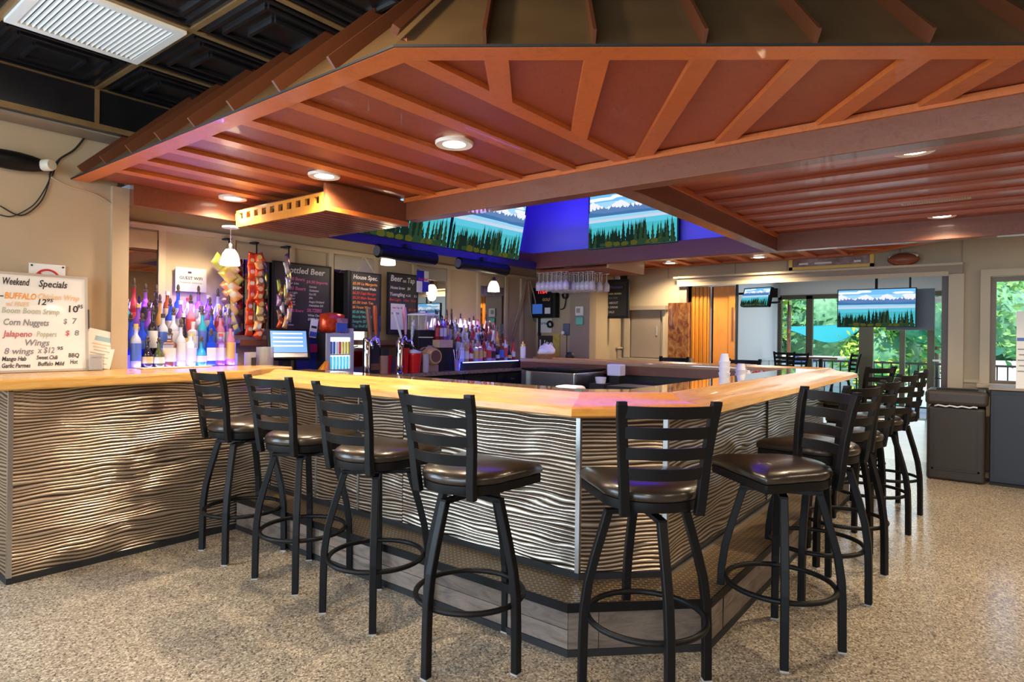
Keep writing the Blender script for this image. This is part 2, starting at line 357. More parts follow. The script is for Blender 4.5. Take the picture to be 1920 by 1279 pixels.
for j in range(-1, 7):
    y = 3.734-.61*j+.0
    struct(MB().box(-1.6, 3.6, y-.014, y+.014, ZC-.007, ZC+.005), 'grid_strip', M['grid'], ceil)
vg = thing('ceiling_vent', 'white louvred air grille set in the black tin ceiling, top left', 'vent', (1.125, 3.43, ZC-.01))
build(MB().box(-.29, .29, .25, .29, -.012, .01).box(-.29, .29, -.29, -.25, -.012, .01).box(-.29, -.25, -.25, .25, -.012, .01).box(.25, .29, -.25, .25, -.012, .01), 'frame', M['white'], vg, world=False)
build(MB().box(-.25, .25, -.25, .25, .004, .010), 'backing', plain('vent_grey', (.05, .05, .05), .6), vg, world=False)
for k in range(22):
    x = -.237+.0226*k; T = Matrix.Translation((x, 0, -.004))@Matrix.Rotation(R(50), 4, 'Y')
    build(MB().box(-.008, .008, -.25, .25, -.0012, .0012, mat=T), 'slat', M['white'], vg, world=False)
# wall junk: wires along the left wall
def wire(pts, r=.004, label='', name='cable', mat=None, group=None):
    # smooth through points
    P = [Vector(p) for p in pts]; out = []
    for i in range(len(P)-1):
        p0 = P[max(i-1, 0)]; p1 = P[i]; p2 = P[i+1]; p3 = P[min(i+2, len(P)-1)]
        for t in [k/6 for k in range(6)]:
            out.append(.5*((2*p1)+(-p0+p2)*t+(2*p0-5*p1+4*p2-p3)*t*t+(-p0+3*p1-3*p2+p3)*t**3))
    out.append(P[-1]); mb = MB().tube(out, r, 6)
    return solo(mb, name, mat or M['blackm'], label, 'cable', group, True)
Y = Vw-.012
wire([onV(0, 386, Y), onV(40, 404, Y), onV(75, 380, Y), onV(91, 345, Y), onV(93, 328, Y)], .004, 'lowest dark cable looping along the beige wall from the frame edge to the canopy tip')
wire([onV(0, 403, Y), onV(25, 405, Y), onV(62, 385, Y), onV(84, 355, Y), onV(95, 330, Y)], .0035, 'second brown cable sagging on the wall under the emergency light')
wire([onV(93, 328, Y), onV(110, 300, Y), onV(140, 280, Y), onV(163, 252, Y)], .006, 'thick black cable rising from canopy tip to the ceiling bulkhead')
wire([onV(95, 332, Y), onV(130, 350, Y), onV(180, 365, Y), onV(218, 389, Y)], .004, 'white cable drooping from canopy tip to the top of the corner post', mat=M['trim'])
wire([onV(98, 330, Y), onV(106, 310, Y), onV(115, 295, Y)], .004, 'short black cable beside the thick one at the canopy tip')
# emergency light
el = thing('emergency_light', 'black oval emergency light with round lamp, top of beige wall', 'emergency light', onV(20, 300, Vw-.05))
e = MB(); pts = []
sph = [(math.sin(PI*i/10), -math.cos(PI*i/10)) for i in range(11)]
T = Matrix.Diagonal((.20, .055, .055, 1)).to_4x4()
e.lathe(sph, 20, mat=T); build(e, 'housing', M['black'], el, True, world=False)
T = Matrix.Translation((.155, -.02, .0))@Matrix.Rotation(R(90), 4, 'X')@Matrix.Rotation(R(25), 4, 'Y')
build(MB().lathe([(.0, .062), (.03, .062), (.036, .045), (.034, 0)], 20, mat=T), 'lamp_head', plain('lamp_face', (.6, .57, .48), .25), el, 'auto', world=False)

# ================================================================== CANOPY
ZS, ZP = 2.27, 2.295
can = thing('bar_canopy', 'large angular wooden canopy with bronze standing seam roof hanging over the bar', 'canopy', (4.6, 2, ZS))
CP = [(1.38, Vw), (1.38, 1.58), (3.07, -.75), (6.04, -.75), (7.94, 1.23), (7.94, 4.9)]
# perimeter boards (path runs with the canopy on its left)
for i in range(5):
    build(sweep(CP, i, [(0, ZS), (.095, ZS), (.095, ZS+.03), (.035, ZS+.03), (0, ZS+.003)]), 'edge_board', M['batten'], can)
    build(sweep(CP, i, [(-.006, ZS+.001), (0, ZS+.001), (0, ZS+.009), (-.006, ZS+.009)]), 'drip_edge', M['blackm'], can)
def bays(region, direction, cuts, bw=.09, top=.04, pz=ZP, bz=ZS, mp='red', mbt='batten', t=.02):
    d = Vector(direction).normalized(); n = Vector((-d.y, d.x)); cs = sorted(cuts)
    edges = [-50]+cs+[50]
    for a, b in zip(edges[:-1], edges[1:]):
        p = clip(clip(region, (n.x*a, n.y*a), (n.x, n.y)), (n.x*b, n.y*b), (-n.x, -n.y))
        if len(p) > 2: build(MB().prism(p, pz+random.uniform(0, .002), pz+t), 'soffit_panel', M[mp], can)
    for c in cs:
        a, b = c-bw/2, c+bw/2
        p = clip(clip(region, (n.x*a, n.y*a), (n.x, n.y)), (n.x*b, n.y*b), (-n.x, -n.y))
        if len(p) > 2: build(MB().prism(p, bz+.003, pz), 'batten', M[mbt], can)
r1 = [(1.42, 4.56), (1.42, 1.565), (3.03, 1.565), (3.03, 3.33), (3.03, 4.56)]
bays(r1, (1, 0), [1.60, 1.94, 2.32, 2.69, 3.06, 3.43, 3.79, 4.13])
r2 = [(1.44, 1.565), (3.03, 1.565), (3.03, -.60)]
# keep it inside the chamfer
cd = Vector((CP[2][0]-CP[1][0], CP[2][1]-CP[1][1])).normalized(); cn = Vector((-cd.y, cd.x))
r2 = clip([(1.3, 1.565), (3.03, 1.565), (3.03, -.75), (1.3, -.75)], (CP[1][0]+cn.x*.05, CP[1][1]+cn.y*.05), (cn.x, cn.y))
ncut = Vector((-cn.y, cn.x)); cuts = [Vector(p).dot(ncut) for p in ((1.641, 1.359), (1.846, 1.08), (2.057, .779), (2.263, .499), (2.478, .2), (2.664, -.047), (2.87, -.33))]
bays(r2, cn, cuts, .085)
r3 = [(3.03, 1.66), (3.03, -.70), (6.05, -.70), (6.05, 1.66)]
bays(r3, (0, 1), [-(3.03+.335*k) for k in range(1, 9)], .075, mbt='batten2')
r4 = [(6.1, 4.9), (6.1, -.6), (6.1, -.7), (7.9, 1.25), (7.9, 4.9)]
bays([(6.1, 4.9), (6.1, 1.3), (7.9, 1.3), (7.9, 4.9)], (1, 0), [1.3+.37*k for k in range(0, 10)])
bays([(6.1, 1.3), (6.1, -.62), (7.86, 1.3)], (1, -1), [(-1)*Vector(p).dot(Vector((-1, -1)).normalized()) for p in ((6.3, -.2), (6.6, .1), (6.9, .5), (7.2, .75), (7.5, 1.0))], .08)
# beams round the raised recess
ZB = 2.135
bm_ = [((3.03, 3.14), (-.60, 3.33)), ((3.03, 6.15), (1.60, 1.71)), ((6.04, 6.15), (-.70, 4.45)), ((3.03, 6.15), (4.40, 4.50))]
for (x0, x1), (y0, y1) in bm_:
    if x0 == 3.03 and y0 == 1.60: x0, x1 = 3.14, 6.04
    if y0 == 4.40: x0, x1 = 3.06, 6.04
    bevel(build(MB().box(x0, x1, y0, y1, ZB, ZP+.02), 'beam', M['beam'], can), .006)
build(MB().box(3.01, 3.03, -.60, 3.33, ZS-.012, ZS+.02), 'beam_trim', M['batten'], can)
build(MB().box(3.14, 6.04, 1.585, 1.60, ZS-.012, ZS+.02), 'beam_trim', M['batten'], can)
build(MB().box(1.70, 8.0, 4.50, 4.58, 2.155, ZP+.02), 'wall_beam', M['beam'], can)
build(MB().box(1.70, 7.9, 4.58, 4.95, ZS, ZS+.03), 'soffit_panel', M['red'], can)
# roof: standing seam metal sloping up to the ceiling
def roofseg(i, start, pitch):
    A = Vector((*CP[i], 0)); B = Vector((*CP[i+1], 0)); q = offs(CP, .55); A2 = Vector((*q[i], 0)); B2 = Vector((*q[i+1], 0))
    d = (B-A).normalized(); n = Vector((-d.y, d.x, 0)); L = (B-A).length; z0, z1 = ZS+.004, ZS+.554
    A.z = B.z = z0; A2.z = B2.z = z1
    k = start; cuts = []
    while k < L: cuts.append(k); k += pitch
    ed = [-1.0]+cuts+[L+1.0]
    poly = [((p-A).dot(d), (p-A).dot(n)) for p in (A, B, B2, A2)]
    for a, b in zip(ed[:-1], ed[1:]):
        pp = clip(clip(poly, (a, 0), (1, 0)), (b, 0), (-1, 0))
        if len(pp) < 3: continue
        top = [A+d*x+n*y+Vector((0, 0, y)) for x, y in pp]; m2 = len(top)
        mb = MB().add(top+[t+Vector((0, 0, .006)) for t in top], [tuple(range(m2)), tuple(range(m2, 2*m2))]+[(j, (j+1) % m2, m2+(j+1) % m2, m2+j) for j in range(m2)])
        build(mb, 'roof_panel', M['roof'], can)
    for c in cuts:
        lo, hi = 0.0, .55
        pp = clip(clip(poly, (c-.001, 0), (1, 0)), (c+.001, 0), (-1, 0))
        if len(pp) < 3: continue
        hi = max(p[1] for p in pp)
        mb = MB(); h = .055; nn = Vector((-n.x, -n.y, 1)).normalized()*h
        P0 = A+d*c+Vector((0, 0, -.002)); P1 = A+d*c+n*hi+Vector((0, 0, hi)); w = d*.006
        vs = [P0-w, P0+w, P1+w, P1-w]; vt = [p+nn for p in (P0-w+n*.0, P0+w, P1+w, P1-w)]
        mb.add(vs+vt, [(0, 1, 2, 3), (4, 5, 6, 7), (0, 1, 5, 4), (1, 2, 6, 5), (2, 3, 7, 6), (3, 0, 4, 7)])
        build(mb, 'roof_seam', M['seam'], can)
roofseg(0, .22, .355); roofseg(1, .30, .357); roofseg(2, .3, .36); roofseg(3, .3, .36)
# hip cap at the near corner
q = offs(CP, .55)
for i in (1, 2, 3):
    build(MB().tube([(*CP[i], ZS+.06), (*q[i], ZS+.61)], .02, 4), 'hip_cap', M['seam'], can)
# raised recess (walls and lid) with its blue light strips
rec = thing('light_recess', 'raised ceiling recess above the bar glowing blue from hidden light strips', 'recess', (4.6, 3.0, 2.3))
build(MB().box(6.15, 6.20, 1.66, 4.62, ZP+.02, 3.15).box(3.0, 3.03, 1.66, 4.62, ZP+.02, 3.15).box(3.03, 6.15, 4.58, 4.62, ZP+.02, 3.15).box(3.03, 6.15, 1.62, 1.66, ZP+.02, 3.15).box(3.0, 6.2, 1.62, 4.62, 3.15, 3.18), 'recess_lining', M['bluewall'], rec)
for (x, y, L, rx) in ((3.09, 2.6, 1.4, 0), (4.6, 1.65, 2.6, 1)):
    s = MB().box(x-.008, x+.008, y-L/2, y+L/2, ZP+.022, ZP+.03) if rx == 0 else MB().box(x-L/2, x+L/2, y-.008, y+.008, ZP+.022, ZP+.03)
    build(s, 'led_strip', M['ledblue'], rec)
light('recess_blue_light', 'AREA', (5.85, 3.0, 2.36), 30, (.03, .0, 1), .15, 2.4, rot=(R(180), R(-35), 0))
light('recess_blue_light', 'AREA', (4.6, 3.0, 3.12), 30, (.04, .0, 1), 2.4, 1.8)
# slatted box hanging at the left end of the near beam
bx = thing('slatted_bulkhead_box', 'dropped wooden box with dentil cut-outs and slatted underside above the bottles', 'ceiling box', (2.7, 3.85, 2.1))
X0, X1, Y0, Y1 = 2.36, 3.05, 3.33, 4.42
build(MB().box(X0, X1, Y0, Y0+.025, 2.095, ZS), 'side_board', M['beam'], bx)
build(MB().box(X0-.01, X1, Y0-.012, Y0, 2.095, 2.125), 'lower_trim', M['batten'], bx)
fc = MB().box(X0, X0+.02, Y0+.025, Y1, 2.095, 2.15).box(X0, X0+.02, Y0+.025, Y1, 2.195, 2.215); gold = M['honey']
k = 0; y = Y0+.045; step = (Y1-Y0-.06)/10
for k in range(11): fc.box(X0, X0+.02, y+k*step-.025, y+k*step+.025, 2.15, 2.195)
build(fc, 'pierced_face', gold, bx)
build(MB().box(X0+.05, X0+.06, Y0+.03, Y1, 2.12, 2.24), 'dark_backing', M['beam'], bx)
nsl = 14
for k in range(nsl):
    a = Y0+.03+k*(Y1-Y0-.04)/nsl; build(MB().box(X0+.02, X1, a, a+(Y1-Y0-.04)/nsl-.016, 2.10, 2.112), 'slat', M['slat'], bx)
build(MB().box(X0+.02, X1, Y0+.025, Y1, 2.115, 2.12), 'top_board', M['blackm'], bx)
# black shelf carrying the TVs along the left beam
sh = thing('tv_shelf', 'black ledge running under the two angled televisions above the bottles', 'shelf', (4.55, 4.42, 2.1))
build(MB().box(3.06, 6.02, 4.34, 4.56, 2.15, 2.19), 'ledge_board', M['blackm'], sh)
build(MB().box(3.06, 6.02, 4.33, 4.345, 2.11, 2.20), 'front_board', plain('purple_black_board', (.03, .02, .05), .4), sh)
# downlights
names = ['nearest the camera on the left soffit', 'second on the left soffit', 'third on the left soffit by the dentil box', 'on the right soffit near the long beam', 'on the right soffit farther back beyond the vent',
         'left one of two on the far soffit', 'right one of two on the far soffit', 'on the soffit over the rear of the bar']
dl = [(2.283, 2.157), (2.283, 3.24), (2.283, 4.323), (3.73, .332), (5.786, .33), (7.54, 3.3), (7.54, 2.2), (4.75, -.35)]
for (x, y), nm in zip(dl, names):
    t = thing('downlight', 'round glowing recessed downlight '+nm, 'ceiling light', (x, y, ZP-.012), group='downlights in the wooden canopy soffit')
    build(MB().lathe([(.058, -.004), (.092, -.008), (.096, 0), (.096, .008), (.058, .008), (.058, -.004)], 28, caps=False), 'trim_ring', plain('white_ring', (.85, .78, .66), .4), t, 'auto', world=False)
    build(MB().lathe([(0, -.003), (.06, -.003), (.06, .004), (0, .004)], 24), 'lens', M['disc'], t, world=False)
    light('downlight_beam', 'SPOT', (x, y, ZP-.03), 92, (1, .80, .54), .05, spot=150)
# soffit vent
t = thing('soffit_vent', 'slim white air register in the right hand red soffit', 'vent', (5.13, .335, ZP-.004))
build(MB().box(-.09, .09, -.20, .20, -.006, .0), 'frame', M['trim'], t, world=False)
for k in range(26):
    build(MB().box(-.055, .055, -.178+k*.0142, -.178+k*.0142+.006, -.009, -.006), 'slat', M['wall_dark'], t, world=False)

# ================================================================== BAR
bar = thing('bar_counter', 'large horseshoe bar with oak rail, glossy top and rippled metal front', 'bar', (2.6, 2.0, 0))
PT = [(2.19, 3.915), (2.19, 1.385), (2.60, .963), (6.30, .963), (6.30, 4.40)]
# path runs with the bar on its left
rail = [(0.0, .99), (.012, .982), (.05, .985), (.21, 1.02), (.225, 1.062), (.205, 1.072), (.185, 1.068), (.15, 1.048), (.09, 1.036), (.03, 1.030), (.006, 1.018)]
for i in range(4):
    o = build(sweep(PT, i, rail), 'rail_moulding', [M['oak_v'], M['oak_d'], M['oak_u'], M['oak_v']][i], bar, 'auto')
topm = [M['oaktop']]*4
for i in range(4):
    build(sweep(PT, i, [(.225, 1.022), (.47, 1.022), (.475, 1.04), (.47, 1.062), (.225, 1.062)]), 'bar_top', M['oaktop'], bar, 'auto')
    if i < 3 or 1:
        build(sweep(PT, i, [(.455, .93), (.47, .93), (.47, 1.022), (.455, 1.022)]), 'inner_fascia', M['brownwood'], bar)
    build(sweep(PT, i, [(.235, 0), (.42, 0), (.42, 1.02), (.235, 1.02)]), 'bar_carcass', M['cabinet'], bar)
    if i < 3:
        build(sweep(PT, i, [(.19, .955), (.24, .955), (.24, 1.02), (.19, 1.02)]), 'under_rail_strip', M['brownwood'], bar)
# left wing top
wing = [(.72, 3.915), (2.19, 3.915), (2.415, 4.14), (2.665, 4.14), (2.665, Vb), (1.70, Vb), (1.70, 4.565), (1.60, 4.565), (1.60, Vw), (.72, Vw)]
bevel(build(MB().prism(wing, 1.012, 1.07), 'bar_top', M['oak_u'], bar), .012, 3)
build(MB().prism([(.97, 4.04), (2.42, 4.04), (2.42, 4.59), (.97, 4.59)], 0, 1.012), 'bar_carcass', M['cabinet'], bar)
# rippled metal panels
def wave(name, A, B, z0, z1, seed, nx, pitch=.0185, amp=.0062):
    A = Vector(A); B = Vector(B); d = (B-A).normalized(); L = (B-A).length; n = Vector((d.y, -d.x))   # outward (bar on the left)
    nz = int((z1-z0)/.0026); mb = MB(); vs = []; ridge_shade = []; cols = int(L/nx)+1
    for j in range(nz+1):
        z = z0+(z1-z0)*j/nz
        for i in range(cols+1):
            s = L*i/cols
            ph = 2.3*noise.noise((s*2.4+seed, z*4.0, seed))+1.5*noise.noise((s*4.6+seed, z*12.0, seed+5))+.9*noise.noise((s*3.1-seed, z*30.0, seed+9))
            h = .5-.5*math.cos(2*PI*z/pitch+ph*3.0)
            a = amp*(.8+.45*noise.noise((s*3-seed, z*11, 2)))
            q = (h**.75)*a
            p = A+d*s+n*q; vs.append((p.x, p.y, z)); ridge_shade.append(h)
    fs = [(j*(cols+1)+i, j*(cols+1)+i+1, (j+1)*(cols+1)+i+1, (j+1)*(cols+1)+i) for j in range(nz) for i in range(cols)]
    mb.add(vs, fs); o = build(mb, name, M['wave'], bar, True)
    at = o.data.attributes.new('ridge', 'FLOAT', 'POINT'); at.data.foreach_set('value', ridge_shade); return o
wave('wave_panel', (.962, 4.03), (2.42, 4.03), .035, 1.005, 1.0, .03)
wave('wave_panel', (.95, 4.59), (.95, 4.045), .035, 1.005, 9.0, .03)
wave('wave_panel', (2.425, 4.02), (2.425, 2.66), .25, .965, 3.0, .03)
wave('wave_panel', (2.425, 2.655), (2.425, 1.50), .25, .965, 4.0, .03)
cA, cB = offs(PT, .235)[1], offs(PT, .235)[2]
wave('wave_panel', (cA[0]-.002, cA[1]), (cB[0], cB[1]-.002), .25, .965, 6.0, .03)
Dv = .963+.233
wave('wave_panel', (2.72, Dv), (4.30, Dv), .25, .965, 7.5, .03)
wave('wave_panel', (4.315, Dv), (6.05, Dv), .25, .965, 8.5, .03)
for (x, y) in ((.95, 4.02), (cA[0]-.008, cA[1]+.004), (cB[0]+.0, cB[1]-.008)):
    build(MB().box(x-.011, x+.011, y-.011, y+.011, .035 if x < 1 else .235, 1.0 if x < 1 else .965), 'corner_trim', M['trimmetal'], bar)
build(MB().box(4.30, 4.315, Dv-.012, Dv, .25, .965), 'seam_strip', M['blackm'], bar)
for v in (3.05, 3.48, 3.9): build(MB().box(2.412, 2.425, v-.006, v+.006, .25, .965), 'seam_strip', M['trimmetal'], bar)
build(MB().box(.945, 2.43, 4.015, 4.05, 0, .035).box(.94, .96, 4.02, 4.59, 0, .035), 'kick_strip', M['blackm'], bar)
# step
for i in range(3):
    Pp = (PT if i else [(2.19, 4.015)]+PT[1:])[:3]+[(5.80, .963), (5.80, 4.4)]
    build(sweep(Pp, i, [(-.03, .195), (-.03, .222), (.215, .222), (.215, .195)]), 'step_tread', M['tread'], bar)
    build(sweep(Pp, i, [(-.036, .188), (-.030, .188), (-.030, .226), (-.036, .226)]), 'step_nosing', M['black'], bar)
    build(sweep(Pp, i, [(.214, .222), (.233, .222), (.233, .25), (.214, .25)]), 'toe_strip', M['blackm'], bar)
    build(sweep(Pp, i, [(-.025, 0), (-.005, 0), (-.005, .03), (-.025, .03)]), 'kick_strip', M['blackm'], bar)
    A = Vector(offs(Pp, -.018)[i]); B = Vector(offs(Pp, -.018)[i+1]); L = (B-A).length; d = (B-A)/L; n = Vector((-d.y, d.x))
    A2 = A+n*.012; s = 0; k = 0
    while s < L-.01:
        Lk = min([.92, .9, .95][k % 3] if i != 1 else [.13, .30, .4][k % 3], L-s); row = ((.03, .19),) if i == 1 else ((.03, .108), (.111, .19))
        for (za, zb) in row:
            a = A+d*(s+.0015); b = A+d*(s+Lk-.0015); c = b+n*.014; e = a+n*.014
            build(MB().prism([tuple(a), tuple(b), tuple(c), tuple(e)], za, zb), 'step_plank', M['greyplank'], bar)
        s += Lk; k += 1
build(sweep(PT[:3]+[(5.795, .963)], 2, [(-.004, .0), (.2, .0), (.2, .19), (-.004, .19)]), 'step_core', M['blackm'], bar)
build(sweep(PT, 0, [(-.004, .0), (.2, .0), (.2, .19), (-.004, .19)]), 'step_core', M['blackm'], bar)
build(sweep(PT, 1, [(-.004, .0), (.2, .0), (.2, .19), (-.004, .19)]), 'step_core', M['blackm'], bar)
build(MB().box(2.70, 5.9, Dv-.036, Dv-.024, .2225, .240), 'bright_edge', M['trimmetal'], bar)

# back bar counter with dark cabinets
bb = thing('back_bar_counter', 'low back counter with granite edge and black cabinets along the bottle wall', 'counter', (4.3, 4.65, 0))
build(MB().box(2.67, 6.02, 4.38, Vb-.003, .915, .95), 'worktop', M['granite'], bb)
for k in range(6):
    a = 2.68+k*.55
    build(MB().box(a, a+.54, 4.44, Vb-.003, .08, .912), 'cabinet_body', M['cabinet'], bb)
    dd = build(MB().box(a+.012, a+.528, 4.42, 4.438, .1, .89), 'door', plain('black_door', (.02, .02, .022), .3), bb)
    build(MB().box(a+.24, a+.30, 4.405, 4.42, .82, .835), 'handle', M['chrome'], dd)
# ================================================================== STOOLS
RS = .008
def make_stool():
    t = thing('bar_stool', '', 'bar stool')
    # legs: radial square tube, splayed then straight
    for k in range(4):
        a = PI/4+k*PI/2; c, s = math.cos(a), math.sin(a); x = Vector((c, s, 0)); yv = Vector((-s, c, 0))
        pts = [(.150, .668), (.200, .50), (.226, .40), (.240, .30), (.244, .20), (.246, .005)]
        sec = [(-.016, -.016), (.016, -.016), (.016, .016), (-.016, .016)]
        vs = []
        for r, z in pts:
            for (p, q) in sec: vs.append(x*(r+p)+yv*q+Vector((0, 0, z)))
        n = len(pts); fs = [(j*4+i, j*4+(i+1) % 4, (j+1)*4+(i+1) % 4, (j+1)*4+i) for j in range(n-1) for i in range(4)]+[(3, 2, 1, 0), tuple(range(4*n-4, 4*n))]
        lg = bevel(build(MB().add(vs, fs), 'leg', M['black'], t, world=False), .003, 1)
        g = MB(); r = .246
        vs = [x*(r+p*1.08)+yv*q*1.08+Vector((0, 0, z)) for z in (0, .006) for (p, q) in sec]
        g.add(vs, [(3, 2, 1, 0), (4, 5, 6, 7), (0, 1, 5, 4), (1, 2, 6, 5), (2, 3, 7, 6), (3, 0, 4, 7)]); build(g, 'glide', plain('grey_glide', (.35, .34, .32), .5) if 'glide' not in M else M['glide'], lg, world=False)
    ring = MB().tube([(.222*math.cos(2*PI*i/40), .222*math.sin(2*PI*i/40), .262) for i in range(40)], .0115, 10, closed=True)
    build(ring, 'foot_ring', M['black'], t, True, world=False)
    cr = MB()
    for a in (PI/4, 3*PI/4): cr.box(-.165, .165, -.016, .016, .655, .672, mat=Matrix.Rotation(a, 4, 'Z'))
    cr.lathe([(.0, .672), (.085, .672), (.085, .678), (.05, .680), (.05, .70), (.10, .702), (.10, .706), (.0, .706)], 20); build(cr, 'swivel_plate', M['black'], t, world=False)
    # seat frame + pad outline: wide square front (+x), round back
    def outline(k=1.0, n=14):
        pts = [(.208, -.217), (.216, -.208), (.216, .208), (.208, .217), (.10, .206)]
        for i in range(n+1):
            a = R(88)+R(184)*i/n; pts.append((-.02+.178*math.cos(a), .19*math.sin(a)))
        pts.append((.10, -.206)); return [(x*k, y*k) for x, y in pts]
    def loft(levels, name, mat, smooth='auto'):
        ol = outline(); n = len(ol); vs = []
        for k, z in levels: vs += [(x*k, y*k, z) for x, y in ol]
        fs = [(j*n+i, j*n+(i+1) % n, (j+1)*n+(i+1) % n, (j+1)*n+i) for j in range(len(levels)-1) for i in range(n)]
        m = MB().add(vs, fs); m.v.append((0.01, 0, levels[-1][1]+.0015)); c = len(m.v)-1
        for i in range(n): m.f.append(((len(levels)-1)*n+i, (len(levels)-1)*n+(i+1) % n, c)); m.m.append(0)
        m.f.append(tuple(range(n))[::-1]); m.m.append(0)
        return build(m, name, mat, t, smooth, world=False)
    loft([(.93, .703), (.975, .704), (.985, .710), (.985, .739), (.95, .741)], 'seat_frame', M['black'])
    loft([(.97, .741), (1.0, .745), (1.015, .755), (1.01, .767), (.97, .779), (.88, .789), (.70, .797), (.45, .801), (.2, .802)], 'seat_pad', M['vinyl'], True)
    for s in (-1, 1):
        pts = [(-.170, s*.135, .690), (-.180, s*.140, .76), (-.193, s*.150, .90), (-.216, s*.162, 1.03), (-.235, s*.167, 1.095)]
        vs = []
        for (x, y, z) in pts:
            for (p, q) in ((-.014, -.018), (.014, -.018), (.014, .018), (-.014, .018)): vs.append((x+p, y+q, z))
        n = len(pts); fs = [(j*4+i, j*4+(i+1) % 4, (j+1)*4+(i+1) % 4, (j+1)*4+i) for j in range(n-1) for i in range(4)]+[(3, 2, 1, 0), tuple(range(4*n-4, 4*n))]
        po = bevel(build(MB().add(vs, fs), 'back_post', M['black'], t, world=False), .004, 2)
        build(MB().box(-.248, -.222, s*.167-.016, s*.167+.016, 1.094, 1.101), 'post_cap', M['black'], po, world=False)
    for k in range(4):
        z1 = 1.086-.073*k; z0 = z1-.042; f = (z0-.69)/.4
        xb = -.168-.067*max(f, 0)**1.2; yb = .132+.034*f; vs = []; n = 12
        for i in range(n+1):
            q = -1+2*i/n; y = q*yb; x = xb-.040*(1-q*q)
            lean = .008
            vs += [(x-.005, y, z0), (x+.005, y, z0), (x+.005-lean, y, z1), (x-.005-lean, y, z1)]
        fs = [(j*4+i, j*4+(i+1) % 4, (j+1)*4+(i+1) % 4, (j+1)*4+i) for j in range(n) for i in range(4)]+[(3, 2, 1, 0), tuple(range(4*n, 4*n+4))]
        build(MB().add(vs, fs), 'back_slat', M['black'], t, 'auto', world=False)
    return t
M['glide'] = plain('grey_glide', (.35, .34, .32), .5)
proto = make_stool()
SEATP = ('seat_frame', 'seat_pad', 'back_post', 'back_slat')
stools = [ # u, v, base angle, facing, label
 (1.985, 3.59, -6, 0, 'black swivel bar stool farthest left, by the bronze rippled wing'),
 (1.98, 2.96, 3, 5, 'second bar stool from the left, back to the camera'),
 (1.96, 2.33, 2, 3, 'third bar stool from the left, in front of the silver panel'),
 (1.935, 1.71, 45, 4, 'fourth bar stool from the left, legs turned diagonally, square seat corner to the right'),
 (2.19, 1.04, 0, 43, 'bar stool standing at the angled corner of the bar, nearest the camera'),
 (2.86, .73, 64, 139, 'bar stool right of the corner one, shiny seat pointing left at the bar'),
 (3.56, .73, 42, 73, 'second bar stool on the right side of the bar'),
 (4.15, .70, 20, 84, 'third bar stool on the right side, mostly hidden behind others'),
 (5.03, .69, 32, 78, 'fourth bar stool on the right side, seen sideways with tan glare on its seat'),
 (5.66, .67, 30, 84, 'fifth bar stool on the right side, farthest row, ladder back edge on'),
 (6.17, .96, 15, 62, 'bar stool at the far right end of the bar, back squarely to the patio'),
 (6.72, 2.98, 0, 180, 'bar stool across the bar, only its top rail showing by the wood grain panel'),
 (6.72, 2.17, 0, 180, 'bar stool across the bar, only its top rail showing before the folding wood wall'),
]
for i, (x, y, ba, fa, lab) in enumerate(stools):
    o = proto if i == 0 else copy_tree(proto)
    o.location = (x, y, 0); o.rotation_euler = (0, 0, R(ba)); o['label'] = lab; o['group'] = 'black ladder-back swivel stools round the bar'
    for ch in o.children:
        if ch.name.split('.')[0] in SEATP: ch.rotation_euler = (0, 0, R(fa-ba))
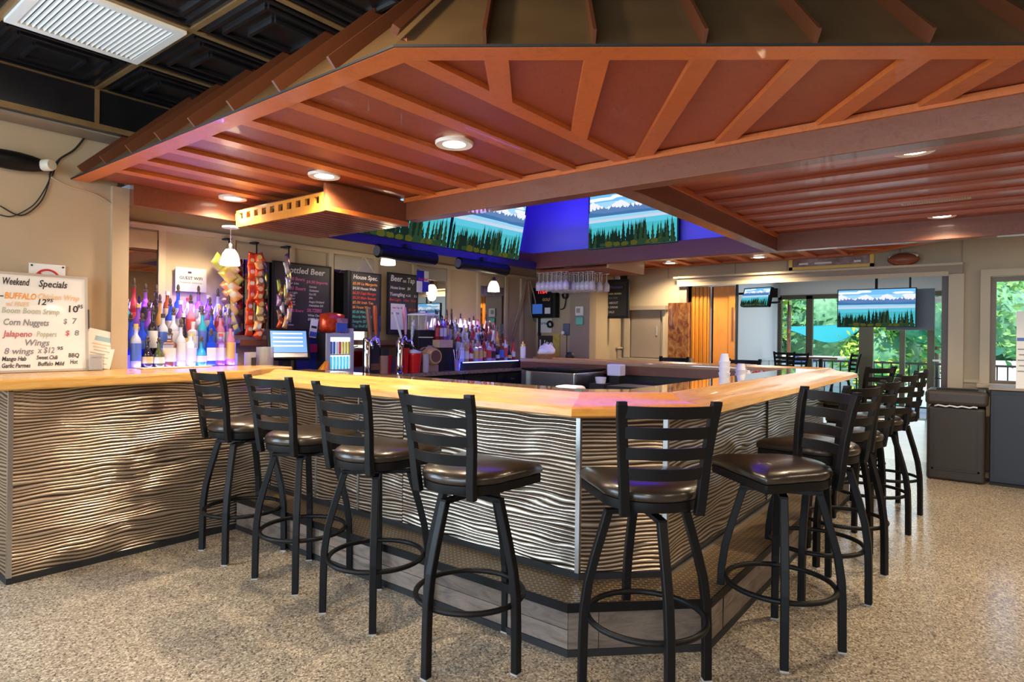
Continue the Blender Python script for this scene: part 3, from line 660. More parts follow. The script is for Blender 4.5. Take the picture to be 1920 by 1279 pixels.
#PART2
# ================================================================== SCREENS
SK = {}
def E(n, c, s=1.0):
    if n not in SK: SK[n] = emis('screen_'+n, c, s)
    return SK[n]
PAL = [E('sky_top', (.16, .48, .84)), E('sky_low', (.33, .62, .88)), E('cloud', (.85, .90, .95)), E('snow', (.78, .80, .86)), E('rock', (.10, .20, .42)), E('hill', (.05, .16, .36)),
       E('lake_far', (.30, .58, .80)), E('lake_band', (.50, .60, .72)), E('lake_mid', (.10, .50, .66)), E('lake_near', (.06, .44, .50)), E('pine', (.008, .018, .014)), E('pine_lit', (.02, .045, .02)), E('shrub', (.07, .07, .012))]
def screen_mesh(w, h, dim=1):
    rnd = random.Random(3); mb = MB(); z = [0]
    def lay(poly, mi):
        z[0] += .00015; n = len(poly)
        mb.add([((x-.5)*w, (y-.5)*h, z[0]) for x, y in poly], [tuple(range(n))], mi)
    lay([(0, .8), (1, .8), (1, 1), (0, 1)], 0); lay([(0, .6), (1, .6), (1, .86), (0, .86)], 1)
    for cx, cy, cw in ((.12, .92, .2), (.35, .95, .1), (.85, .9, .14), (.93, .83, .1)):
        lay([(max(0, min(1, cx+cw*math.cos(a*.8))), cy+.035*math.sin(a*.8)*(1+.3*math.sin(3*a))) for a in range(8)], 2)
    n = 44; prev = None
    ridge = [(i/n, .80+.05*math.sin(i*.5)+.035*rnd.random()-.05*abs(i/n-.5)+(.06 if i < 3 else 0)) for i in range(n+1)]
    low = [(x, .70+.05*rnd.random()) for x, y in ridge]
    for i in range(n):
        lay([(ridge[i][0], .60), (ridge[i+1][0], .60), ridge[i+1], ridge[i]], 4)
        lay([(ridge[i][0], low[i][1]), (ridge[i+1][0], low[i+1][1]), ridge[i+1], ridge[i]], 3)
        if i % 2: lay([(ridge[i][0], low[i][1]-.02), (ridge[i+1][0]-.01, low[i+1][1]+.04), (ridge[i+1][0], low[i+1][1])], 4)
    lay([(0, .585), (1, .585), (1, .66), (.8, .63), (.5, .65), (.2, .64), (0, .68)], 5)
    lay([(0, .52), (1, .52), (1, .59), (0, .59)], 6); lay([(0, .47), (1, .48), (1, .54), (0, .53)], 7)
    lay([(0, .33), (1, .33), (1, .49), (0, .48)], 8); lay([(0, 0), (1, 0), (1, .40), (0, .38)], 9)
    lay([(.72, .585), (.86, .60), (1, .605), (1, .585)], 5)
    for i in range(84):
        x = rnd.random() if i > 12 else .4+.3*rnd.random(); t = .24+.17*rnd.random()+(.10 if (.38 < x < .68 or x < .06 or x > .9) else 0); bw = .026+.014*rnd.random()
        pts = []
        for k in range(5):
            f = k/5; pts += [(x-bw*(1-f)*(1 if k else 1), t*f), (x-bw*(1-f)*.55, t*f+.02)]
        poly = pts+[(x, t)]+[(2*x-a, b) for a, b in pts[::-1]]
        lay([(max(0, min(1, a)), max(0, b)) for a, b in poly], 10 if i % 3 else 11)
    for i in range(26):
        x = rnd.random(); r = .02+.03*rnd.random(); lay([(max(0, min(1, x+r*math.cos(a))), max(0, .03+r*1.2*math.sin(a)+.03*rnd.random())) for a in [k*.9 for k in range(7)]], 12 if i % 2 else 11)
    return mb.mesh('screen', PAL)
def tv(w, h, loc, xdir, ydir, label, bez=.012, name='television', d=.045):
    x = Vector(xdir).normalized(); y = Vector(ydir).normalized(); n = x.cross(y)
    t = thing(name, label, 'television', loc); t.rotation_euler = Matrix(((x.x, y.x, n.x), (x.y, y.y, n.y), (x.z, y.z, n.z))).to_euler()
    o = build(MB().box(-w/2-bez, w/2+bez, -h/2-bez, h/2+bez, -d, -.002), 'casing', M['black'], t, world=False); bevel(o, .004)
    build(MB().box(-w/2-bez, -w/2, -h/2-bez, h/2+bez, -.002, .006).box(w/2, w/2+bez, -h/2-bez, h/2+bez, -.002, .006).box(-w/2, w/2, -h/2-bez, -h/2, -.002, .006).box(-w/2, w/2, h/2, h/2+bez, -.002, .006), 'bezel', M['blackm'], t, world=False)
    s = bpy.data.objects.new('screen', screen_mesh(w, h)); COL.objects.link(s); s.parent = t; s.location = (0, 0, -.001)
    return t
tl = Vector((0, -.14, .65)).normalized(); W_, H_ = 1.14, .64
def mid(u): return Vector((u, 4.35, 2.185))+tl*(H_/2+.012)
tv(W_, H_, mid(5.095), (1, 0, 0), tl, 'television tilted down at the back corner of the lit recess, full lake scene showing')
tv(W_, H_, mid(3.915), (1, 0, 0), tl, 'television left of the corner one, mostly cut off by the long beam')
tv(1.04, .585, (6.045, 3.09, 2.60), (0, -1, 0), (0, 0, 1), 'television on the blue back of the lit recess')
# cables dangling behind them
def cab(pts, r, lab, m=None, g=None): return wire(pts, r, lab, 'cable', m, g)
for k in range(3):
    a = [onU(985+i*21, 482+3*math.sin(i*1.7+k*2)-i*.8, 6.12) for i in range(7)]
    cab(a, .009, ['upper', 'middle', 'lower'][k]+' strand of the black cables lying along the blue recess back')
# speakers hanging under the shelf
def speaker(c, L, ang, lab):
    t = thing('soundbar_speaker', lab, 'speaker', c, 0, 'tubular speakers under the television shelf'); T = Matrix.Rotation(R(90), 4, 'Y')
    build(MB().lathe([(.0, -L/2), (.05, -L/2), (.062, -L/2+.012), (.062, L/2-.012), (.05, L/2), (0, L/2)], 20, mat=T), 'body', M['black'], t, 'auto', world=False)
    build(MB().box(-.03, .03, -.02, .02, .055, .10), 'bracket', M['blackm'], t, world=False)
    T2 = Matrix.Translation((-L/2-.002, 0, 0))@T
    build(MB().lathe([(0, -.003), (.045, -.002), (.045, .002), (0, .002)], 18, mat=T2), 'end_cap', plain('speaker_cap', (.10, .10, .11), .4), t, world=False)
speaker((3.96, 4.32, 2.06), .72, 0, 'long black tubular speaker under the left television')
speaker((5.05, 4.32, 2.055), .80, 0, 'long black tubular speaker under the corner television')
# pendant lamps
for i, (u, z0, lab) in enumerate(((2.335, 1.815, 'glowing bell pendant lamp nearest, in front of the snack bags'), (3.84, 1.965, 'glowing pendant lamp partly hidden above the Beer on Tap board'), (5.38, 1.815, 'glowing bell pendant lamp farthest right over the bottle display'))):
    v = 4.45
    t = thing('pendant_lamp', lab, 'pendant lamp', (u, v, z0), group='bell pendant lamps over the back bar')
    build(MB().lathe([(.066, 0), (.068, .004), (.064, .045), (.052, .085), (.034, .112), (.028, .118), (.026, .112), (.046, .082), (.058, .045), (.061, .004), (.066, 0)], 24, caps=False), 'shade', M['frost'], t, True, world=False)
    build(MB().lathe([(.03, .112), (.026, .15), (.012, .165), (0, .168)], 16), 'cap', M['steel'], t, 'auto', world=False)
    build(MB().tube([(0, 0, .165), (0, 0, (2.10 if i == 0 else 2.15)-z0)], .004, 6), 'stem', M['steel'], t, world=False)
    if i == 0: build(MB().lathe([(0, 2.088-z0), (.06, 2.088-z0), (.06, 2.10-z0), (0, 2.10-z0)], 20), 'canopy_plate', M['white'], t, world=False)
    light('pendant_bulb', 'POINT', (u, v, z0-.03), 2.4, (1, .80, .52), .05)

# ================================================================== BACK WALL PANELS
wb = bpy.data.objects['wall_back']
def bp(mb, name, mat): return struct(mb, name, mat, wb)
bp(MB().box(1.70, 6.95, Vb-.03, Vb, 2.075, 2.10), 'rail_strip', M['trim'])
bp(MB().box(1.70, 6.95, Vb-.045, Vb, 2.10, 2.112), 'rail_strip', M['trim'])
for u in (2.06, 2.60, 3.15, 3.56, 4.10, 4.63, 5.15, 5.68, 6.22, 6.55):
    bp(MB().box(u-.025, u+.025, Vb-.028, Vb, .95, 2.075), 'stile', M['trim'])
for (a, b, z) in ((1.72, 2.03, 1.1), (2.64, 3.12, 1.30), (3.60, 4.07, 1.0), (4.67, 5.12, 1.1), (5.71, 6.17, 1.1)):
    bp(MB().box(a, b, Vb-.012, Vb, z, 1.93 if a != 1.72 else 1.94), 'mirror_panel', M['mirror'])
    bp(MB().box(a-.0, b, Vb-.016, Vb-.01, 1.93, 2.06), 'frosted_panel', varied('dusty_panel', (.34, .31, .25), (.40, .36, .29), 3, rough=.35) if a in (3.60, 4.67) else M['wall'])
bp(MB().box(2.03, 2.045, Vb-.02, Vb, 1.0, 2.0), 'black_edge', M['blackm'])
shf = thing('wall_shelf', 'long grey wall shelf behind the payment terminal and taps', 'shelf', (3.3, 4.88, 1.25))
build(MB().box(2.62, 4.45, 4.82, 4.93, 1.235, 1.26), 'board', M['wall_dark'], shf); build(MB().box(2.62, 4.45, 4.815, 4.822, 1.215, 1.262), 'front_edge', M['brownwood'], shf)

EX, EY = (1, 0, 0), (0, 0, 1)
def board(u0, u1, z0, z1, v, lab, fr=.015, name='chalkboard', cat='chalkboard', mat='chalk', frm='blackm'):
    t = thing(name, lab, cat, ((u0+u1)/2, v, z0))
    build(MB().box(u0, u1, v, v+.008, z0, z1), 'slate', M[mat], t)
    build(MB().box(u0-fr, u0, v-.006, v+.014, z0-fr, z1+fr).box(u1, u1+fr, v-.006, v+.014, z0-fr, z1+fr).box(u0, u1, v-.006, v+.014, z0-fr, z0).box(u0, u1, v-.006, v+.014, z1, z1+fr), 'frame', M[frm], t)
    return t
def lines(t, v, rows, shear=.15):
    for (u, z, s, c, sz) in rows: text(s, sz, M[c], t, (u, v-.001, z), EX, EY, shear=shear, width=len(s)*sz*.46)
b1 = board(2.965, 3.53, 1.33, 1.93, 4.905, 'chalkboard headed Bottled Beer, hanging widest and leftmost on the bottle wall')
rows = [(3.06, 1.855, 'Bottled Beer', 'chalk_white', .075), (3.06, 1.79, '$2.50 Beers', 'chalk_pink', .040), (3.07, 1.755, 'Miller Lite', 'chalk_white', .026), (3.05, 1.705, '$3.00 Beers', 'chalk_pink', .044)]
for k, s in enumerate(('Coors Light', 'Bud Light', 'Budweiser', 'Yuengling', 'Blue Moon')): rows.append((3.06, 1.672-.026*k, s, 'chalk_white', .026))
rows += [(3.08, 1.51, '$4.00 Beers', 'chalk_pink', .034)]
for k, s in enumerate(('Corona', 'Modelo', 'Stella', 'Heineken')): rows.append((3.06, 1.478-.03*k, s, 'chalk_white', .026))
rows += [(3.28, 1.775, '$4.50 Imports', 'chalk_pink', .038)]
for k, s in enumerate(('Corona', 'Guinness', 'Dos XX', 'IPA', 'Angry Orchard', 'Heineken 0.0')): rows.append((3.31, 1.735-.034*k, s, 'chalk_white', .027))
rows += [(3.29, 1.515, 'SELTZERS', 'chalk_pink', .042), (3.30, 1.475, 'White Claw', 'chalk_white', .028), (3.30, 1.44, '$5.00 Truly', 'chalk_white', .03)]
lines(b1, 4.905, rows)
b2 = board(3.70, 4.04, 1.36, 1.90, 4.80, 'narrow chalkboard headed House Specials with orange and red lines, above the red snack bag')
lines(b2, 4.80, [(3.715, 1.845, 'House Spec.', 'chalk_white', .058)]+[(3.71, 1.79-.045*k, s, c, .036) for k, (s, c) in enumerate((('$5.00 La Margarita', 'chalk_orange'), ('$4.50 House Wells', 'chalk_white'), ('$6.50 Capt Morgan', 'chalk_red'), ('$5.50 Main Beauty', 'chalk_red'), ('$5.00 Irish Tea', 'chalk_orange'), ('$6 House Wine', 'chalk_orange'), ('$5.00 Mimosas', 'chalk_green'), ('Bloody Mary $6', 'chalk_green'), ('Sangria $5', 'chalk_green'), ('Top Shelf $7', 'chalk_green')))])
build(MB().box(3.655, 3.685, 4.80, 4.86, 1.35, 1.92), 'side_board', M['blackm'], b2)
build(MB().tube([(3.76, 4.80, 1.91), (3.87, 4.84, 2.08), (3.98, 4.80, 1.91)], .003, 5), 'hanging_cord', M['trim'], b2)
b3 = board(4.19, 4.575, 1.335, 1.935, 4.84, 'chalkboard headed Beer on Tap with a white sheet on its lower left')
lines(b3, 4.84, [(4.21, 1.865, 'Beer', 'chalk_white', .085), (4.375, 1.86, 'on', 'chalk_white', .05), (4.435, 1.86, 'Tap', 'chalk_white', .075), (4.21, 1.785, 'Home brew   $4', 'chalk_white', .042), (4.20, 1.715, 'Yuengling', 'chalk_white', .050), (4.42, 1.715, '4.25    5.5', 'chalk_white', .032), (4.20, 1.665, 'Bud Light   12oz  16oz', 'chalk_red', .036), (4.46, 1.57, '$3 / $4', 'chalk_red', .034), (4.48, 1.51, 'Ask!', 'chalk_white', .04)])
build(MB().add([(4.22, 4.836, 1.86), (4.30, 4.836, 1.875), (4.38, 4.836, 1.862)], [(0, 1, 2)]), 'underline', M['chalk_white'], b3) if 0 else None
sp = solo(MB().prism([(4.205, 4.822), (4.395, 4.822), (4.395, 4.824), (4.205, 4.824)], 1.37, 1.635), 'taped_sheet', M['paper'], 'white paper list taped over the lower left of the Beer on Tap board', 'paper')
text('16oz Tap  $5', .026, M['ink_red'], sp, (4.22, 4.8205, 1.585), EX, EY); text('VODKA', .03, M['ink_black'], sp, (4.21, 4.8205, 1.525), EX, EY)
# guest wifi sign
gw = thing('wifi_sign', 'white GUEST WIFI notice pinned to the beige wall above the bottles', 'sign', (2.27, 4.92, 1.63))
build(MB().box(2.153, 2.388, 4.915, 4.92, 1.632, 1.815), 'sheet', plain('grey_white_card', (.50, .51, .52), .7), gw)
text('GUEST WIFI', .033, M['ink_black'], gw, (2.27, 4.9145, 1.725), EX, EY, align='CENTER'); text('Password: clubhouse', .020, M['ink_grey'], gw, (2.27, 4.9145, 1.695), EX, EY, align='CENTER')
build(MB().prism([(2.245, 4.9135), (2.272, 4.9135), (2.272, 4.9145), (2.245, 4.9145)], 1.772, 1.787), 'printed_mark', M['ink_black'], gw)
# coloured glass sign next to third pendant
rs = thing('checker_sign', 'small blue and silver checkered drink sign hanging by the third pendant', 'sign', (4.63, 4.72, 1.76))
def q4(u0, u1, z0, z1, c, n='sign_panel', v=4.70): build(MB().box(u0, u1, v, v+.006, z0, z1), n, c, rs)
sb = plain('sign_blue', (.01, .015, .42), .3); ss = plain('sign_silver', (.75, .74, .68), .35)
q4(4.445, 4.545, 1.875, 1.985, sb); q4(4.545, 4.61, 1.875, 1.985, ss); q4(4.445, 4.52, 1.76, 1.875, ss); q4(4.52, 4.61, 1.77, 1.875, sb)
build(MB().tube([(4.53, 4.70, 1.985), (4.53, 4.915, 2.09)], .003, 5), 'hanging_cord', M['trim'], rs)
text('Red Bull', .038, plain('sign_red', (.75, .03, .08), .4), rs, (4.46, 4.698, 1.885), EX, EY, shear=.2)

# ================================================================== BOTTLES
BM = {}
def bm(n, c, tr=.0, ro=.12):
    if n not in BM: BM[n] = base('bottle_'+n, c, ro, trans=tr, coat=.5)[0]
    return BM[n]
GL = {'clear': bm('clear', (.80, .84, .95), .55), 'blue': bm('blue', (.01, .07, .75), .35), 'green': bm('green', (.07, .09, .02), .2), 'amber': bm('amber', (.30, .075, .012), .2), 'dark': bm('dark', (.018, .012, .016), 0),
      'red': bm('red', (.42, .02, .03), .2), 'violet': bm('violet', (.33, .10, .62), .4), 'pink': bm('pink', (.80, .30, .48), .4), 'teal': bm('teal', (.03, .42, .62), .4), 'brown': bm('brown', (.16, .035, .015), .1), 'gold': bm('gold', (.62, .36, .10), .3)}
LB = [plain('label_white', (.52, .52, .55), .5), plain('label_cream', (.66, .55, .36), .5), plain('label_black', (.03, .03, .035), .4), plain('label_blue', (.06, .12, .45), .4), plain('label_red', (.55, .05, .05), .4), plain('label_gold', (.60, .40, .12), .4)]
SH = { # profile multipliers: height, radius, shoulder, neck radius
 'tall': [(0, 0), (.9, 0), (1, .02), (1, .60), (.85, .67), (.42, .75), (.36, .80), (.34, .93), (.40, .935), (.40, .96)],
 'round': [(0, 0), (.8, 0), (1, .06), (1.0, .40), (.9, .52), (.6, .62), (.34, .70), (.30, .90), (.38, .91), (.38, .95)],
 'square': [(0, 0), (.96, 0), (1, .02), (1, .66), (.92, .71), (.4, .76), (.34, .79), (.34, .92), (.42, .93), (.42, .955)],
 'slim': [(0, 0), (.9, 0), (1, .02), (1, .50), (.75, .62), (.42, .74), (.36, .93), (.42, .94), (.42, .96)],
 'squat': [(0, 0), (.85, 0), (1, .08), (.95, .45), (.6, .62), (.32, .72), (.28, .90), (.36, .91), (.36, .95)]}
MC = {}
def bottle(pos, shape, glass, lab, h, r, labelmat, pourer, group, rz=0, rb=0):
    t = thing('bottle', lab, 'bottle', pos, rz, group)
    key = (shape, glass, round(h, 2), round(r, 3))
    n = 4 if shape == 'square' else 14
    if key not in MC:
        T = Matrix.Rotation(PI/4, 4, 'Z') if shape == 'square' else None; rr = r*1.22 if shape == 'square' else r
        m = MB().lathe([(rr*a, h*b) for a, b in SH[shape]], n, mat=T); MC[key] = m.mesh('body', GL[glass], 'auto')
    o = bpy.data.objects.new('body', MC[key]); COL.objects.link(o); o.parent = t
    lk = ('L', shape, round(h, 2), round(r, 3), labelmat.name)
    if lk not in MC:
        T = Matrix.Rotation(PI/4, 4, 'Z') if shape == 'square' else None; rr = r*1.235 if shape == 'square' else r*1.012
        top = .56 if shape in ('square', 'tall') else .40
        MC[lk] = MB().lathe([(rr, h*.16), (rr, h*top)], n, mat=T, caps=False).mesh('label', labelmat, 'auto')
    o = bpy.data.objects.new('label', MC[lk]); COL.objects.link(o); o.parent = t
    pk = ('P', pourer, round(h, 2), round(r, 3))
    if pk not in MC:
        if pourer == 'pourer': m = MB().lathe([(r*.44, h*.94), (r*.46, h*.99), (r*.22, h*1.01), (r*.34, h*1.05), (r*.30, h*1.12), (r*.1, h*1.16), (0, h*1.165)], 10); c = plain('pourer_dark', (.06, .04, .04), .35) if 'pd' not in BM else BM['pd']; BM['pd'] = c
        else: m = MB().lathe([(r*.46, h*.90), (r*.46, h*1.0), (0, h*1.0)], 10); c = LB[{'gold': 5, 'red': 4, 'white': 0, 'black': 2}[pourer]]
        MC[pk] = m.mesh('stopper', c, 'auto')
    o = bpy.data.objects.new('stopper', MC[pk]); COL.objects.link(o); o.parent = t
    return t
ordn = ['first', 'second', 'third', 'fourth', 'fifth', 'sixth', 'seventh', 'eighth', 'ninth', 'tenth', 'eleventh', 'twelfth', 'thirteenth']
SHN = {'tall': 'tall', 'round': 'round-shouldered', 'square': 'square', 'slim': 'slim', 'squat': 'squat'}
LN = {0: 'white', 1: 'cream', 2: 'black', 3: 'blue', 4: 'red', 5: 'gold'}
# --- left display: lit acrylic steps on the end of the bar
acr = base('lit_acrylic', (.3, .3, .8), .3, emit=(.12, .10, 1), es=1.2)[0]
ds = thing('bottle_riser', 'stepped acrylic riser glowing blue beneath the left bottles', 'riser', (2.07, 4.55, 1.07))
tv0, dv, dz = 4.60, .083, .086
for k in range(3):
    build(MB().box(1.72, 2.50+.03*k, tv0+.038+dv*k, (tv0+.036+dv*(k+1)) if k < 2 else 4.90, 1.071, 1.071+dz*(k+1)), 'step', acr, ds)
rowsL = [
 [('tall', 'clear', 3), ('squat', 'dark', 5), ('squat', 'green', 1), ('square', 'brown', 1), ('tall', 'clear', 0), ('square', 'clear', 0), ('squat', 'teal', 0), ('square', 'blue', 0), ('square', 'violet', 0), ('tall', 'pink', 5)],
 [('round', 'blue', 3), ('round', 'blue', 3), ('tall', 'dark', 0), ('tall', 'clear', 3), ('tall', 'clear', 0), ('slim', 'dark', 5), ('square', 'clear', 0), ('tall', 'teal', 3), ('tall', 'blue', 3), ('tall', 'pink', 0), ('tall', 'violet', 0)],
 [('tall', 'teal', 3), ('round', 'violet', 0), ('round', 'violet', 3), ('slim', 'gold', 2), ('tall', 'blue', 0), ('tall', 'violet', 0), ('tall', 'pink', 4), ('square', 'clear', 0), ('tall', 'violet', 0), ('tall', 'pink', 4), ('slim', 'clear', 3)],
 [('slim', 'clear', 4), ('slim', 'red', 4), ('tall', 'violet', 2), ('tall', 'dark', 2), ('tall', 'amber', 1), ('tall', 'blue', 0), ('round', 'clear', 2), ('tall', 'violet', 0), ('tall', 'violet', 0), ('slim', 'clear', 0), ('tall', 'clear', 3)]]
tn = ['bottom', 'second', 'third', 'top']
rnd = random.Random(5)
SZ = {'tall': (.30, .033), 'round': (.26, .038), 'square': (.235, .034), 'slim': (.31, .030), 'squat': (.19, .037)}
for k, row in enumerate(rowsL):
    n = len(row)
    for i, (s, g, l) in enumerate(row):
        h, r = SZ[s]; h *= rnd.uniform(.94, 1.04); h = round(h, 2)
        if (k, i) == (0, 3): r = .040
        x = 1.725+(i+.5)*((.73+.035*k)/n); y = tv0-.005+dv*k+rnd.uniform(-.004, .004); z = 1.0715+dz*k
        po = 'pourer' if rnd.random() < .72 else rnd.choice(['gold', 'red', 'white', 'black'])
        bottle((x, y, z), s, g, f'{SHN[s]} {g} bottle, {LN[l]} label, {ordn[i]} from left, {tn[k]} step, left display', h, r, LB[l], po, 'bottles on the left lit display', rz=R(-35)+rnd.uniform(-.2, .2) if s == 'square' else 0)
for k in range(4): light('riser_blue_light', 'AREA', (2.10+.01*k, tv0+.034+dv*k-(.075 if k == 0 else 0), 1.078+dz*k), 2.6, (.16, .15, 1), .72, .016, rot=(R(180), 0, 0))
light('riser_blue_light', 'AREA', (2.12, 4.935, 1.50), 10, (.22, .14, 1), .8, .08, rot=(R(-60), 0, 0))
# --- right display
rd = thing('bottle_riser', 'black stepped bottle riser on the back counter, right display', 'riser', (5.35, 4.62, .95))
build(MB().box(4.82, 5.87, 4.43, 4.55, .951, 1.035), 'step', M['blackm'], rd)
for k in range(1, 4): build(MB().box(4.82, 5.87, 4.43+.12*k, 4.43+.12*(k+1)-.002, .951, 1.035+.075*k), 'step', M['blackm'], rd)
build(MB().box(4.86, 5.83, 4.428, 4.430, 1.028, 1.036), 'led_strip', M['ledblue'], rd)
light('riser_blue_light', 'POINT', (4.80, 4.37, 1.0), .7, (.05, .15, 1), .02)
light('riser_blue_light', 'AREA', (5.35, 4.9, 1.45), 4.5, (.55, .42, 1), 1.0, .1, rot=(R(-70), 0, 0))
cols = ['clear', 'amber', 'clear', 'gold', 'violet', 'clear', 'pink', 'dark', 'clear', 'green', 'dark', 'gold', 'red', 'blue', 'clear', 'brown']
for k in range(4):
    n = 13
    for i in range(n):
        s = rnd.choice(['tall', 'slim', 'square', 'round', 'tall', 'squat' if k == 0 else 'tall']); g = cols[(i*5+k*7+int(rnd.random()*4)) % len(cols)]; l = rnd.choice([0, 0, 1, 2, 4, 5, 3])
        if k == 0 and i < 2: s, g, l = 'square', ('gold' if i else 'clear'), (1 if i else 0)
        h, r = SZ[s]; h = round(h*rnd.uniform(.8, .95)+(.02 if k == 3 and i in (2, 3, 4) else 0), 2)
        x = 4.86+(i+.5)*(.98/n); y = 4.49+.12*k; z = 1.0355+.075*k
        po = 'pourer' if rnd.random() < .5 else rnd.choice(['gold', 'red', 'white', 'black'])
        bottle((x, y, z), s, g, f'{SHN[s]} {g} bottle, {LN[l]} label, {ordn[i]} from left, {tn[k]} step, right display', h, round(r*.92, 3), LB[l], po, 'bottles on the right display', rz=R(-30) if s == 'square' else 0)
# pack beside the right display
pk = thing('bottle_carton', 'tan carton holding short red-capped bottles left of the right display', 'carton', (4.72, 4.62, .95))
build(MB().box(4.62, 4.82, 4.54, 4.72, .951, 1.19), 'plinth', M['blackm'], pk)
build(MB().box(4.60, 4.80, 4.52, 4.70, 1.19, 1.27), 'carton', varied('tan_card', (.50, .36, .22), (.60, .45, .30), 8, rough=.6), pk)
for i, (g, l) in enumerate((('red', 4), ('brown', 0), ('violet', 0))): bottle((4.645+.055*i, 4.60, 1.271), 'tall', g, f'short {g} bottle standing in the tan carton, {ordn[i]} from left', .22, .024, LB[l], 'red' if i == 0 else 'black', 'bottles in the tan carton')
# ================================================================== LEFT WALL ITEMS
wbd = thing('whiteboard', 'large whiteboard headed Weekend Specials leaning on the left wall', 'whiteboard', (1.12, 4.52, 1.072))
LT = R(4)      # leaning back
T = Matrix.Translation((0, 4.475, 1.0725))@Matrix.Rotation(-LT, 4, 'X')
B0, B1, BH = .80, 1.43, .585
build(MB().box(B0, B1, 0, .008, .012, BH-.012, mat=T), 'board', M['whiteboard'], wbd)
build(MB().box(B0-.015, B0, -.004, .012, 0, BH, mat=T).box(B1, B1+.016, -.004, .012, 0, BH, mat=T).box(B0, B1, -.004, .012, 0, .014, mat=T).box(B0, B1, -.004, .012, BH-.014, BH, mat=T), 'frame', M['alu'], wbd)
build(MB().box(B1+.016, B1+.020, -.012, .004, .26, .38, mat=T), 'edge_clip', M['blackm'], wbd)
ey = (0, math.sin(LT), math.cos(LT))
def wt(px, py, s, size, c, sh=.25, wpx=None, rot=0):
    p = onV(px, py, 4.48); z = p[2]-1.0725; y = 4.475+z*math.sin(LT)-.0012
    text(s, size, M[c], wbd, (p[0], y, p[2]), (1, 0, -.01+rot), ey, shear=sh, width=(onV(px+wpx, py, 4.48)[0]-p[0]) if wpx else None)
for a in ((6, 532, 'Weekend', .058, 'ink_black', .25, 51), (75, 537, 'Specials', .058, 'ink_black', .25, 54), (10, 559, 'BUFFALO', .052, 'ink_orange', .2, 60), (72, 560, 'Chicken Wrap', .048, 'ink_faint_orange', .3, 78), (1, 558, '-', .05, 'ink_black', .1, 7),
    (12, 573, 'w/ FRIES', .038, 'ink_faint_orange', .2, 44), (70, 571, '12', .050, 'ink_black', .2, 16), (89, 566, '95', .028, 'ink_black', .2, 12), (4, 586, 'Boom Boom Srimp', .046, 'ink_green', .2, 109), (127, 585, '10', .058, 'ink_black', .05, 18), (147, 578, '95', .032, 'ink_black', .1, 10),
    (6, 609, 'Corn Nuggets', .052, 'ink_grey', .25, 86), (120, 607, '$', .044, 'ink_grey', .1, 7), (136, 607, '7', .050, 'ink_grey', .1, 9), (7, 631, 'Jalapeno', .050, 'ink_red', .2, 56), (69, 631, 'Poppers', .045, 'ink_green', .2, 38), (123, 629, '$', .044, 'ink_red', .1, 8), (140, 629, '8', .046, 'ink_grey', .1, 9),
    (45, 648, 'Wings', .052, 'ink_grey', .25, 46), (7, 664, '8 wings', .050, 'ink_grey', .2, 56), (71, 662, 'x $12', .050, 'ink_grey', .2, 32), (107, 656, '95', .028, 'ink_black', .1, 11),
    (3, 677, 'Mango Hab', .036, 'ink_black', .2, 46), (68, 674, 'Sweet Chili', .034, 'ink_black', .2, 40), (128, 670, 'BBQ', .036, 'ink_black', .1, 20), (2, 690, 'Garlic Parmes', .036, 'ink_black', .2, 54), (70, 686, 'Buffalo Mild', .034, 'ink_black', .2, 50), (131, 682, 'Hot', .036, 'ink_black', .1, 14)): wt(*a)
ns = thing('no_smoking_sign', 'white no smoking plate screwed to the wall, half hidden by the whiteboard', 'sign', (1.255, 4.58, 1.5))
build(MB().box(1.165, 1.35, 4.588, 4.596, 1.48, 1.725), 'plate', M['paper'], ns)
c0 = Vector((1.257, 4.586, 1.628))
build(MB().tube([(c0.x+.062*math.cos(a*PI/16), c0.y, c0.z+.062*math.sin(a*PI/16)) for a in range(32)], .006, 6, closed=True, upv=(0, 1, 0)).tube([(c0.x-.044, c0.y, c0.z+.044), (c0.x+.044, c0.y, c0.z-.044)], .005, 6, upv=(0, 1, 0)), 'prohibition_ring', plain('sign_red2', (.55, .03, .03), .4), ns)
build(MB().box(1.225, 1.29, 4.585, 4.588, 1.62, 1.63), 'cigarette_mark', M['ink_black'], ns)
for u in (1.178, 1.337): build(MB().lathe([(0, 0), (.006, 0), (.006, .003), (0, .003)], 8, mat=Matrix.Translation((u, 4.588, 1.712))@Matrix.Rotation(R(90), 4, 'X')), 'screw', M['blackm'], ns)
cal = thing('menu_sheet', 'tilted printed sheet with blue banner leaning on the wall by the post', 'paper', (1.52, 4.57, 1.08))
T = Matrix.Translation((1.535, 4.565, 1.20))@Matrix.Rotation(R(-4), 4, 'X')@Matrix.Rotation(R(13), 4, 'Y')
build(MB().box(-.085, .085, 0, .002, -.115, .125, mat=T), 'sheet', M['paper'], cal)
build(MB().box(-.04, .065, -.0012, 0, .055, .085, mat=T), 'blue_banner', plain('pale_blue_ink', (.30, .48, .55), .6), cal)
for k in range(7): build(MB().box(-.05+.01*(k % 3), .06-.02*(k % 2), -.001, 0, .03-.02*k, .036-.02*k, mat=T), 'text_line', M['ink_faint_orange'] if k < 2 else M['ink_green'], cal)
nc = thing('card_holder', 'small clear acrylic holder with white card beside the whiteboard', 'card holder', (1.475, 4.45, 1.072))
build(MB().box(1.44, 1.515, 4.45, 4.452, 1.074, 1.17), 'card', M['paper'], nc)
build(MB().box(1.435, 1.52, 4.444, 4.447, 1.072, 1.175).box(1.435, 1.52, 4.447, 4.49, 1.072, 1.0745), 'holder', plain('clear_acrylic', (.9, .92, .92), .05, trans=.95, ior=1.1), nc)
text('THANK YOU', .010, M['ink_grey'], nc, (1.45, 4.4435, 1.15), EX, EY)
ut = thing('folded_mat', 'pale folded bar cloth lying under the front edge of the left bottle display', 'cloth', (1.98, 4.27, 1.071))
